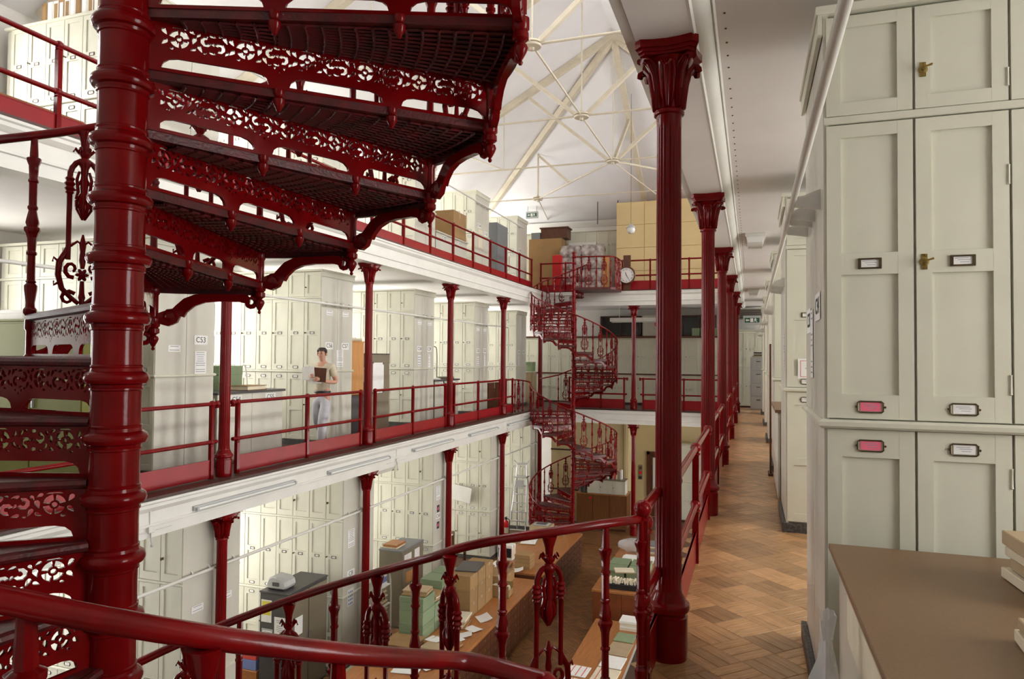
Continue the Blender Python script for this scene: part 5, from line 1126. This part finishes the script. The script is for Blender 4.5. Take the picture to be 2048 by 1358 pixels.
# cabinets, trolley by block C10
t = thing('grey_cupboard', 'grey steel cupboard plastered with pictures, left of the flower photographs', 'cupboard', (-7.03, 12.35, 0)); W, D, H = .5, .95, 1.5
obj('body', MB().box(0, W, 0, D, 0, H-.03, .004).mesh('body', TAUPE), t); obj('top', MB().box(-.01, W+.01, -.01, D+.01, H-.03, H, .004).mesh('top', GREY), t); obj('side_panel', MB().box(W, W+.008, .02, D-.02, .04, H-.05, .002).mesh('side_panel', TAUPE), t)
for i, (y, z, w_, h, mm) in enumerate(((.2, 1.25, .3, .28, PAPER), (.6, 1.3, .22, .2, PAPER), (.3, .92, .34, .22, PLY), (.55, .62, .3, .26, BLUEP))): obj('picture', MB().box(0, .003, -w_/2, w_/2, -h/2, h/2).mesh('picture', mm), t, (W+.008, y+.05, z))
pile('red and cream books lying on the grey steel cupboard', -6.85, 12.62, 1.502, .3, .4, 2, .04, mats=[PAPERC, BENCHT], name='book_pile', cat='books', jit=.02)
t = thing('book_trolley', 'white tubular trolley loaded with boxes and bundles of paper', 'trolley', (-6.76, 11.75, 0))
for x in (-.22, .22):
    obj('end_frame', MB().tube(smooth([(x, -.2, 0), (x, -.2, 1.32), (x, .2, 1.32), (x, .2, 0)], 2), .016, 8).mesh('end_frame', WHITE, 40), t)
for z in (.25, .62, .98): obj('shelf', MB().box(-.22, .22, -.19, .19, z, z+.018, .004).mesh('shelf', WHITE), t)
for x in (-.22, .22):
    for y in (-.2, .2): obj('castor', MB().at((x, y, .03), rx=pi/2).lathe([(.03, -.01), (.03, .01)], 10).mesh('castor', BLACK), t)
pile('bundle of brown papers on the lowest trolley shelf', -6.76, 11.75, .27, .34, .3, 9, .03, mats=[CARD, CARD2, PAPERC], jit=.025)
pile('bundle of brown papers on the middle trolley shelf', -6.76, 11.75, .64, .34, .3, 9, .03, mats=[CARD, PAPERC, CARD2], jit=.025)
carton('white carton printed dark blue on the top trolley shelf', -6.94, -6.60, 11.6, 11.9, .999, 1.26, PAPER, lid=False, name='paper_carton')
o = [c for c in bpy.data.objects['paper_carton'].children][0]; obj('printed_band', MB().box(-.172, .172, -.152, .152, .05, .15).mesh('printed_band', BLUEP), o)
tag(obj('leaning_board', MB().box(-.3, .3, -.012, .012, 0, .42, .003).mesh('leaning_board', WHITE), None, (-7.35, 17.12, 1.52), rot=(.12, .18, 0)), 'white board propped slantwise on the cabinet front by the fire extinguisher', 'board')
t = thing('typewriter_table', 'small brown table under the typewriter, between two ground-floor cabinet blocks', 'table', (-6.95, 15.35, 0)); obj('top', MB().box(-.4, .35, -.5, .5, .70, .74, .004).mesh('top', BENCHT), t)
for x in (-.36, .31):
    for y in (-.46, .46): obj('leg', MB().box(x-.025, x+.025, y-.025, y+.025, 0, .70, .003).mesh('leg', BENCHB), t)
t = thing('typewriter', 'silver-grey paper cutter with a roller on the small brown table', 'machine', (-6.78, 15.12, .742), .3); obj('base', MB().box(-.2, .2, -.25, .25, 0, .06, .006).mesh('base', LGREY), t); obj('roller', MB().tube([(-.24, .1, .11), (.24, .1, .11)], .035, 12).mesh('roller', DKGREY, 40), t); obj('arm', MB().box(-.18, -.14, -.25, .2, .06, .09, .003).mesh('arm', ALU), t)
carton('brown document case standing on the small brown table', -7.2, -6.85, 15.5, 15.66, .742, 1.1, BENCHB, lid=False); 
# ---------- long benches with drawers
def bench(label, x0, x1, y0, y1, H, rows, cols, dm, knobs, group, tm=BENCHT, side=1):
    t = thing('drawer_bench', label, 'bench', (x0, y0, 0), 0, group); W, D = x1-x0, y1-y0
    obj('body', MB().box(.02, W-.03, .02, D-.02, .08, H-.05).box(.06, W-.07, .05, D-.05, 0, .08).mesh('body', dm), t); obj('top', MB().box(0, W, 0, D, H-.05, H, .005).mesh('top', tm), t)
    for i in range(2): obj('end_panel', MB().box(.03+i*(W-.06)/2, .03+(i+1)*(W-.06)/2-.008, .004, .02, .1, H-.06, .003).mesh('end_panel', dm), t)
    zs = (H-.05-.10)/rows; ys = (D-.06)/cols
    me = MB().box(-.03, -.008, .006, ys-.006, .006, zs-.006, .003).mesh('drawer', dm)
    for i in range(rows):
        for j in range(cols):
            d_ = obj('drawer', me, t, (W if side > 0 else .05, .03+j*ys, .10+i*zs)); 
            if knobs: obj('knob', _kn, d_, (-.006 if side > 0 else -.03, ys/2, zs/2), 0)
            else: obj('card_holder', _ch, d_, (-.007 if side > 0 else -.03, ys/2, zs/2))
    return t
_kn = MB().at(ry=pi/2).lathe([(.008, 0), (.008, .008), (.018, .012), (.018, .02), (0, .026)], 8).mesh('knob', DKGREY, 40); _ch = MB().box(-.002, .004, -.03, .03, -.015, .015, .001).mesh('card_holder', BRASS)
bench('long brown drawer bench on the ground floor loaded with green and cardboard boxes', -5.4, -4.05, 8.2, 13.4, .9, 5, 10, BENCHB, False, 'drawer benches'); bench('second brown drawer bench of small knobbed drawers, nearly bare on top', -5.3, -4.05, 13.75, 17.35, .9, 5, 6, BENCHB, True, 'drawer benches')
k = 0
for j in range(3):
    for i in range(2 if j < 2 else 1):
        carton('green specimen box, %s of the front stack on the drawer bench' % ['bottom front', 'bottom rear', 'middle front', 'middle rear', 'topmost'][k], -5.28, -4.86, 9.92+i*.44, 10.35+i*.44, .902+j*.215, .902+(j+1)*.215-.003, GREEN, 'green boxes on the drawer bench', 'specimen_box'); k += 1
k = 0
for j in range(3):
    for i in range(2): carton('green specimen box, %s of the rear stack on the drawer bench' % ['bottom near', 'bottom far', 'middle near', 'middle far', 'top near', 'top far'][k], -5.36, -4.95, 10.82+i*.42, 11.22+i*.42, .902+j*.215, .902+(j+1)*.215-.003, GREEN, 'green boxes on the drawer bench', 'specimen_box'); k += 1
k = 0
for j in range(3):
    for i in range(3): carton('brown carton, %s row and %s column of the stack on the drawer bench' % (['bottom', 'middle', 'top'][j], ['nearest', 'middle', 'farthest'][i]), -4.93, -4.52, 11.02+i*.37, 11.37+i*.37, .902+j*.235, .902+(j+1)*.235-.003, CARD, 'brown cartons on the drawer bench', lid=False); k += 1
tag(obj('grey_folder', MB().box(-.2, .2, -.3, .3, 0, .014, .004).mesh('grey_folder', DKGREY), None, (-4.74, 11.55, 1.612), .15), 'dark grey portfolio lying on top of the brown cartons', 'folder')
pile('pile of brown folders tied on the topmost green box', -5.07, 10.14, 1.55, .40, .30, 4, .022, mats=[CARD, CARD2], rz=.1); pile('pile of brown folders on the middle green boxes', -5.06, 10.58, 1.335, .38, .30, 5, .02, mats=[CARD2, CARD, PAPERC], rz=-.1)
t = thing('open_carton', 'open shallow brown carton with its flap up on the drawer bench', 'box', (-4.46, 12.32, .902), .05)
for q, nm in (((-.22, .22, -.16, .16, 0, .01), 'floor'), ((-.22, .22, -.16, -.15, 0, .22), 'side'), ((-.22, .22, .15, .16, 0, .22), 'side'), ((-.22, -.21, -.16, .16, 0, .3), 'side'), ((.21, .22, -.16, .16, 0, .12), 'side')): obj(nm, MB().box(*q).mesh(nm, CARD), t)
for a, c in ((.1, .02), (-.05, .05), (.0, -.06)): obj('paper', MB().box(-.1, .1, -.08, .08, .01, .16).mesh('paper', PAPERC), t, (a, c, 0), a*4)
carton('wide flat brown carton lid at the far end of the first drawer bench', -5.15, -4.5, 12.72, 13.3, .902, 1.10, CARD, lid=False)
pile('pile of bulging brown folders on the drawer bench by the cartons', -4.62, 10.72, .902, .34, .42, 6, .026, mats=[CARD, CARD2, PAPERC], jit=.03, rz=.1); pile('low pile of brown folders at the front of the drawer bench', -4.45, 9.72, .902, .4, .5, 5, .016, mats=[CARD, CARD2, CARD], jit=.04, rz=-.1); pile('wide flat kraft folders under the green boxes at the bench front', -5.05, 9.62, .902, .5, .45, 5, .02, mats=[CARD, CARD2], jit=.03)
tag(obj('tan_board', MB().box(-.25, .25, -.22, .22, 0, .012, .003).mesh('tan_board', CARD), None, (-4.42, 9.62, .902), .3), 'flat tan board at the bench edge below the papers', 'board')
PS = [(-4.35, 10.30, .3, .20, .4, 'curled white sheet beside the brown folder pile'), (-4.30, 10.62, .28, .2, -.5, 'white sheet sticking over the bench edge'), (-4.42, 10.08, .34, .22, 1.0, 'white sheet lying askew before the folder pile'), (-4.50, 9.98, .24, .18, .2, 'small white sheet nearest the tan board'), (-4.62, 9.85, .26, .2, -.3, 'white slip on the low folders'), (-4.30, 11.1, .22, .3, .7, 'white tag hanging at the bench edge by the cartons'), (-4.62, 8.95, .4, .3, .1, 'pale sheet on the near end of the bench'), (-4.4, 9.15, .32, .24, -.6, 'white envelope on the near end of the bench')]
for x, y, w_, d_, a, lab in PS: paper(lab, x, y, .904+(.08 if 'low folders' in lab else 0), w_, d_, a, curl=.05 if 'curled' in lab or 'tag' in lab else .015)
# second bench
carton('product carton with a dark photograph panel on the second bench', -5.28, -4.95, 14.45, 14.7, .902, 1.22, PAPER, lid=False, name='printed_carton')
o = bpy.data.objects['printed_carton'].children[0]; obj('photo_panel', MB().box(-.15, .15, -.128, -.126, .06, .26).mesh('photo_panel', BLACK), o); obj('side_print', MB().box(.166, .168, -.1, .1, .05, .25).mesh('side_print', PAPERC), o)
pile('wide pale board with a grey tray on the second bench', -5.1, 14.05, .902, .5, .36, 2, .02, mats=[CARD2, CARD], jit=.02)
for i in range(4): carton('small tan carton, %s of four in a pile on the second bench' % ['bottom', 'second', 'third', 'top'][i], -4.72, -4.38, 13.95, 14.28, .902+i*.075, .902+(i+1)*.075-.003, CARD, 'tan cartons on the second bench')
pile('grey notebook on the second bench', -4.95, 13.62+.25, .902, .26, .2, 1, .03, mats=[GREY]); paper('white card leaning by the tan cartons on the second bench', -4.6, 13.86, .904, .2, .3, .3, curl=.06); paper('crumpled tissue sheet on the second bench', -5.18, 13.9, .904, .22, .22, .8, curl=.09)
t = thing('framed_sheet', 'white sheet in a brown folder lying on the bare part of the second bench', 'folder', (-5.08, 16.1, .902), .15); obj('folder', MB().box(-.2, .2, -.28, .28, 0, .012, .003).mesh('folder', CARD), t); obj('sheet', MB().box(-.18, .18, -.26, .26, .012, .016).mesh('sheet', PAPER), t)
carton('pale carton with a grey tray on top at the far end of the second bench', -5.28, -4.76, 16.75, 17.2, .902, 1.12, CARD2, lid=False)
t = thing('grey_tray', 'shallow grey tray on the pale carton at the bench end', 'tray', (-5.02, 16.98, 1.126)); obj('base', MB().box(-.19, .19, -.15, .15, 0, .02, .003).mesh('base', LGREY), t); obj('well', MB().box(-.13, .13, -.10, .10, .02, .026).mesh('well', DKGREY), t)
carton('tan carton under the tray, at the corner of the second bench', -4.74, -4.42, 16.9, 17.25, .902, 1.06, CARD2)
# ---------- right-hand tables
t = thing('work_table', 'orange-brown work table on the ground floor, folders with red lines laid on it', 'table', (-2.6, 8.6, 0)); W, D = .86, 3.6
obj('top', MB().box(0, W, 0, D, .71, .75, .005).mesh('top', BENCHT), t); obj('apron', MB().box(.04, W-.04, .04, D-.04, .60, .71).mesh('apron', BENCHB), t)
for x in (.06, W-.06):
    for y in (.08, D-.08): obj('leg', MB().box(x-.035, x+.035, y-.035, y+.035, 0, .60, .004).mesh('leg', BENCHB), t)
t = thing('plan_chest', 'dark grey plan chest running beside the orange-brown work table', 'chest', (-1.72, 8.6, 0)); obj('body', MB().box(0, 1.0, 0, 3.7, 0, .68).mesh('body', DKGREY), t); obj('top', MB().box(-.01, 1.01, -.01, 3.71, .68, .715, .004).mesh('top', DKGREY), t)
for i in range(4): obj('drawer', MB().box(-.012, 0, .02+i*.92, .92+i*.92, .06, .64, .003).mesh('drawer', DKGREY), t)
def folder(label, x, y, w_, d_, m_=PAPERC, lines=3, z=.752, rz=-.06):
    t = thing('white_folder', label, 'folder', (x, y, z), rz, 'folders on the work table'); obj('cover', MB().box(-w_/2, w_/2, -d_/2, d_/2, 0, .014, .003).mesh('cover', m_), t)
    b = MB()
    for i in range(lines): q = -w_*.3+i*w_*.3; b.box(q-.006, q+.006, -d_/2+.01, d_/2-.01, .014, .0155)
    if lines: obj('red_line', b.mesh('red_line', REDI), t)
    return t
folder('white folder ruled with red lines on the work table, farther left', -2.40, 10.05, .30, .34, PAPER); folder('white folder ruled with red lines on the work table, nearer left', -2.42, 9.62, .32, .36, PAPER)
folder('cream folder with a red edge in the right-hand row of the work table, nearest', -2.02, 9.45, .36, .55, PAPERC, 1); folder('cream folder with a red edge in the right-hand row of the work table, second', -2.0, 10.02, .36, .5, PAPERC, 1); folder('pale cream folder in the right-hand row of the work table, third', -1.98, 10.52, .34, .42, PAPER, 0)
folder('buff folder in the right-hand row of the work table, fourth', -1.97, 11.02, .34, .5, CARD2, 0); folder('green folder in the right-hand row of the work table', -1.96, 11.5, .32, .36, GREEN, 0)
pile('thick white paper pad at the far end of the work table', -1.96, 11.95, .752, .3, .3, 4, .035, mats=[PAPERC, PAPER], name='paper_pad', cat='paper', jit=.006)
bench('dark red-brown table cabinet behind the work table with card trays on it', -2.9, -1.75, 13.2, 16.8, .92, 1, 4, mat('cabinet_end_wood', (.22, .06, .018), .4, var=.25, vscale=4), False, 'drawer benches', BENCHT, 1)
t = thing('card_tray', 'long black tray packed with crumpled white cards', 'tray', (-2.38, 13.45, .922)); obj('tray', MB().box(-.34, .34, -.13, .13, 0, .10, .004).mesh('tray', BLACK), t); rnd = random.Random(5)
for i in range(22): obj('card', MB().box(-.015, .015, -.1, .1, .0, rnd.uniform(.05, .09), .002).mesh('card', PAPERC), t, (-.31+i*.0295, rnd.uniform(-.012, .012), .10), rot=(rnd.uniform(-.2, .2), rnd.uniform(-.25, .25), rnd.uniform(-.3, .3)))
for i, (x, y) in enumerate(((-2.62, 14.25), (-2.18, 14.25), (-2.62, 14.75), (-2.18, 14.75))): carton('flat green box, %s of four behind the black card tray' % ['near left', 'near right', 'far left', 'far right'][i], x-.2, x+.2, y-.23, y+.23, .922, 1.06, GREEN, 'flat green boxes on the table cabinet', 'specimen_box')
t = thing('pale_book', 'pale open notebook lying on the flat green boxes', 'book', (-2.42, 14.05, 1.065), .3); obj('cover', MB().box(-.2, .2, -.15, .15, 0, .012, .002).mesh('cover', CARD2), t); obj('pages', MB().box(-.19, .19, -.14, .14, .012, .03, .004).mesh('pages', PAPERC), t)
pile('wide white sheets on the table cabinet beyond the green boxes', -2.35, 15.35, .922, .66, .5, 3, .02, mats=[PAPER], jit=.03); pile('tall bundle of grey papers at the far end of the table cabinet', -2.25, 16.1, .922, .5, .4, 6, .035, mats=[CARD2, PAPERC, GREY], jit=.02)
b = MB(); rnd = random.Random(8); vs = []; n = 14
for i in range(6):
    for k in range(n): a = 2*pi*k/n; r_ = [.26, .33, .34, .30, .2, .08][i]*(1+rnd.uniform(-.15, .15)); vs.append((r_*cos(a), r_*sin(a)*.8, [.0, .06, .14, .21, .26, .28][i]+rnd.uniform(-.01, .01)*(i > 0)))
b.add(vs, [(i*n+k, i*n+(k+1) % n, (i+1)*n+(k+1) % n, (i+1)*n+k) for i in range(5) for k in range(n)]+[tuple(5*n+k for k in range(n))])
tag(obj('plastic_sack', b.mesh('plastic_sack', PLASTIC, 25), None, (-2.55, 16.12, .925)), 'shiny clear plastic sack round the grey papers at the end of the table cabinet', 'bag')
carton('green floor carton lying before the first drawer bench, at the bottom edge of the view', -5.35, -4.82, 8.95, 9.3, .902, 1.02, PGREEN, name='green_case')
carton('pale box with a dark gap on the floor between the bench and the columns', -6.0, -5.55, 9.2, 9.9, 0, .45, PGREEN, name='pale_box')
t = thing('red_file_box', 'red and blue file boxes on a low stand beside the steel cupboard', 'file', (-7.45, 9.2, 0)); obj('stand', MB().box(-.2, .2, -.2, .2, 0, .44, .004).mesh('stand', BENCHT), t); obj('red_file', MB().box(-.16, .17, -.18, .18, .60, .70, .004).mesh('red_file', REDI), t); obj('blue_file', MB().box(-.17, .17, -.18, .18, .442, .598, .004).mesh('blue_file', BLUEP), t)
# ================================================================== the walking man
def skin(name, verts, edges, radii, m_, root=0, sub=2):
    me = bpy.data.meshes.new(name); me.from_pydata(verts, edges, []); o = bpy.data.objects.new(name, me); COL.objects.link(o)
    md = o.modifiers.new('s', 'SKIN'); md.use_smooth_shade = True
    for i, r_ in enumerate(radii):
        q = me.skin_vertices[0].data[i]; q.radius = (r_, r_) if not isinstance(r_, tuple) else r_; q.use_root = (i == root)
    s2 = o.modifiers.new('u', 'SUBSURF'); s2.levels = s2.render_levels = sub
    out = bpy.data.meshes.new_from_object(o.evaluated_get(bpy.context.evaluated_depsgraph_get())); out.name = name
    bpy.data.objects.remove(o); out.materials.clear(); out.materials.append(m_); out.shade_smooth(); return out
man = thing('person', 'person in a beige shirt and pale grey trousers walking with papers held to the chest', 'person', (-6.78, 9.95, MID), .12)
V = [(0, 0, .93), (0, .0, 1.08), (0, -.01, 1.25), (0, 0, 1.37), (0, -.01, 1.45), (0, -.03, 1.51), (0, -.04, 1.58), (0, -.03, 1.645)]; Rr = [(.085, .065), (.11, .085), (.135, .10), (.10, .075), .047, .055, .073, .058]
Ed = [(0, 1), (1, 2), (2, 3), (3, 4), (4, 5), (5, 6), (6, 7)]
def chain(start, pts, rad):
    p = start
    for q, r_ in zip(pts, rad): V.append(q); Rr.append(r_); Ed.append((p, len(V)-1)); p = len(V)-1
    return p
for s_ in (-1, 1):
    zz = 1.17 if s_ < 0 else 1.12
    wr = chain(3, [(s_*.165, .0, 1.365), (s_*.235, .03, 1.10), (s_*.15, -.17, zz), (s_*.09, -.235, zz+.03), (s_*.07, -.275, zz+.045)], [.055, .042, .032, .026, .03])
    for f_ in range(4): chain(wr, [(s_*.055, -.305, zz+.075-.02*f_), (s_*.02, -.318, zz+.072-.02*f_), (s_*.0, -.30, zz+.066-.019*f_)], [.0095, .0085, .007])
    chain(wr-1, [(s_*.075, -.245, zz+.075), (s_*.05, -.265, zz+.095)], [.011, .009])
for s_, kn, an, to in ((1, (.09, -.15, .50), (.09, -.20, .10), (.09, -.34, .04)), (-1, (-.09, -.02, .49), (-.09, .26, .17), (-.09, .17, .05))):
    chain(0, [(s_*.085, 0, .86), kn, an, (an[0], an[1]+.03, an[2]-.05) if s_ > 0 else (an[0], an[1]+.04, an[2]-.04), to], [.068, .055, .038, .036, .032])
obj('body', skin('body', V, Ed, Rr, SKIN), man)
sv = [(0, 0, .90), (0, 0, 1.08), (0, -.01, 1.25), (0, 0, 1.37), (0, -.005, 1.425)]; sr = [(.135, .108), (.135, .108), (.15, .115), (.118, .092), .06]; se = [(0, 1), (1, 2), (2, 3), (3, 4)]
for s_ in (-1, 1): n = len(sv); sv += [(s_*.165, 0, 1.365), (s_*.215, .02, 1.18)]; sr += [.07, .062]; se += [(3, n), (n, n+1)]
sh = obj('shirt', skin('shirt', sv, se, sr, SHIRT), man)
tv = [(0, 0, .93), (0, 0, .84)]; tr = [(.142, .112), (.138, .115)]; te = [(0, 1)]
for s_, kn, an in ((1, (.09, -.15, .50), (.09, -.20, .10)), (-1, (-.09, -.02, .49), (-.09, .25, .18))): n = len(tv); tv += [(s_*.085, 0, .80), kn, an]; tr += [.112, .082, .068]; te += [(1, n), (n, n+1), (n+1, n+2)]
obj('trousers', skin('trousers', tv, te, tr, TROUS), man)
obj('belt', MB().lathe([(.140, .925), (.143, .93), (.143, .955), (.140, .96)], 20).mesh('belt', BLACK, 40), man, sc=(1, .80, 1))
for s_, c in ((1, (.09, -.27, 0)), (-1, (-.09, .21, .02))): obj('shoe', MB().at(c, rx=0 if s_ > 0 else -.35).lathe([(.0, 0), (.045, 0), (.05, .03), (.04, .07), (0, .08)], 12).mesh('shoe', BLACK, 50), man, sc=(1, 1, 1)).data.transform(Matrix.Translation(c) @ Matrix.Diagonal((1, 2.6, 1, 1)) @ Matrix.Translation([-q for q in c]))
b = MB(); vs = []; n = 16; pts = [(0, .085), (.05, .078), (.079, .045), (.083, .0), (.078, -.05)]
for i, (r_, z) in enumerate(pts):
    for k in range(n):
        a = 2*pi*k/n; zz = z
        if i >= 3 and sin(a) < -.15: zz = max(z, .032)
        vs.append((r_*cos(a), r_*1.12*sin(a), zz))
b.add(vs, [(i*n+k, (i+1)*n+k, (i+1)*n+(k+1) % n, i*n+(k+1) % n) for i in range(len(pts)-1) for k in range(n)])
obj('hair', b.mesh('hair', HAIR, 60), man, (0, -.03, 1.60))
for s_ in (-1, 1):
    obj('eye', MB().sphere((s_*.03, -.108, 1.585), .010, 8).mesh('eye', BLACK, 60), man); obj('ear', MB().sphere((s_*.077, -.03, 1.57), .018, 8, 1.5).mesh('ear', SKIN, 60), man)
obj('nose', MB().sphere((0, -.118, 1.555), .014, 8, 1.5).mesh('nose', SKIN, 60), man); obj('mouth', MB().box(-.02, .02, -.105, -.098, 1.522, 1.528, .002).mesh('mouth', REDI), man)
t = thing('held_papers', 'white sheets and folder held against the walking person in beige', 'papers', (-6.78, 9.95, MID), .12)
for i, (mm, dx, rz_) in enumerate(((PAPER, 0, .0), (BENCHB, .02, .06), (PAPER, -.01, -.08))): obj('sheet', MB().box(-.11, .11, -.268-.008*i, -.262-.008*i, 1.09+.03*i, 1.33+.02*i).mesh('sheet', mm), t, (dx, 0, 0), rot=(0, rz_, 0))
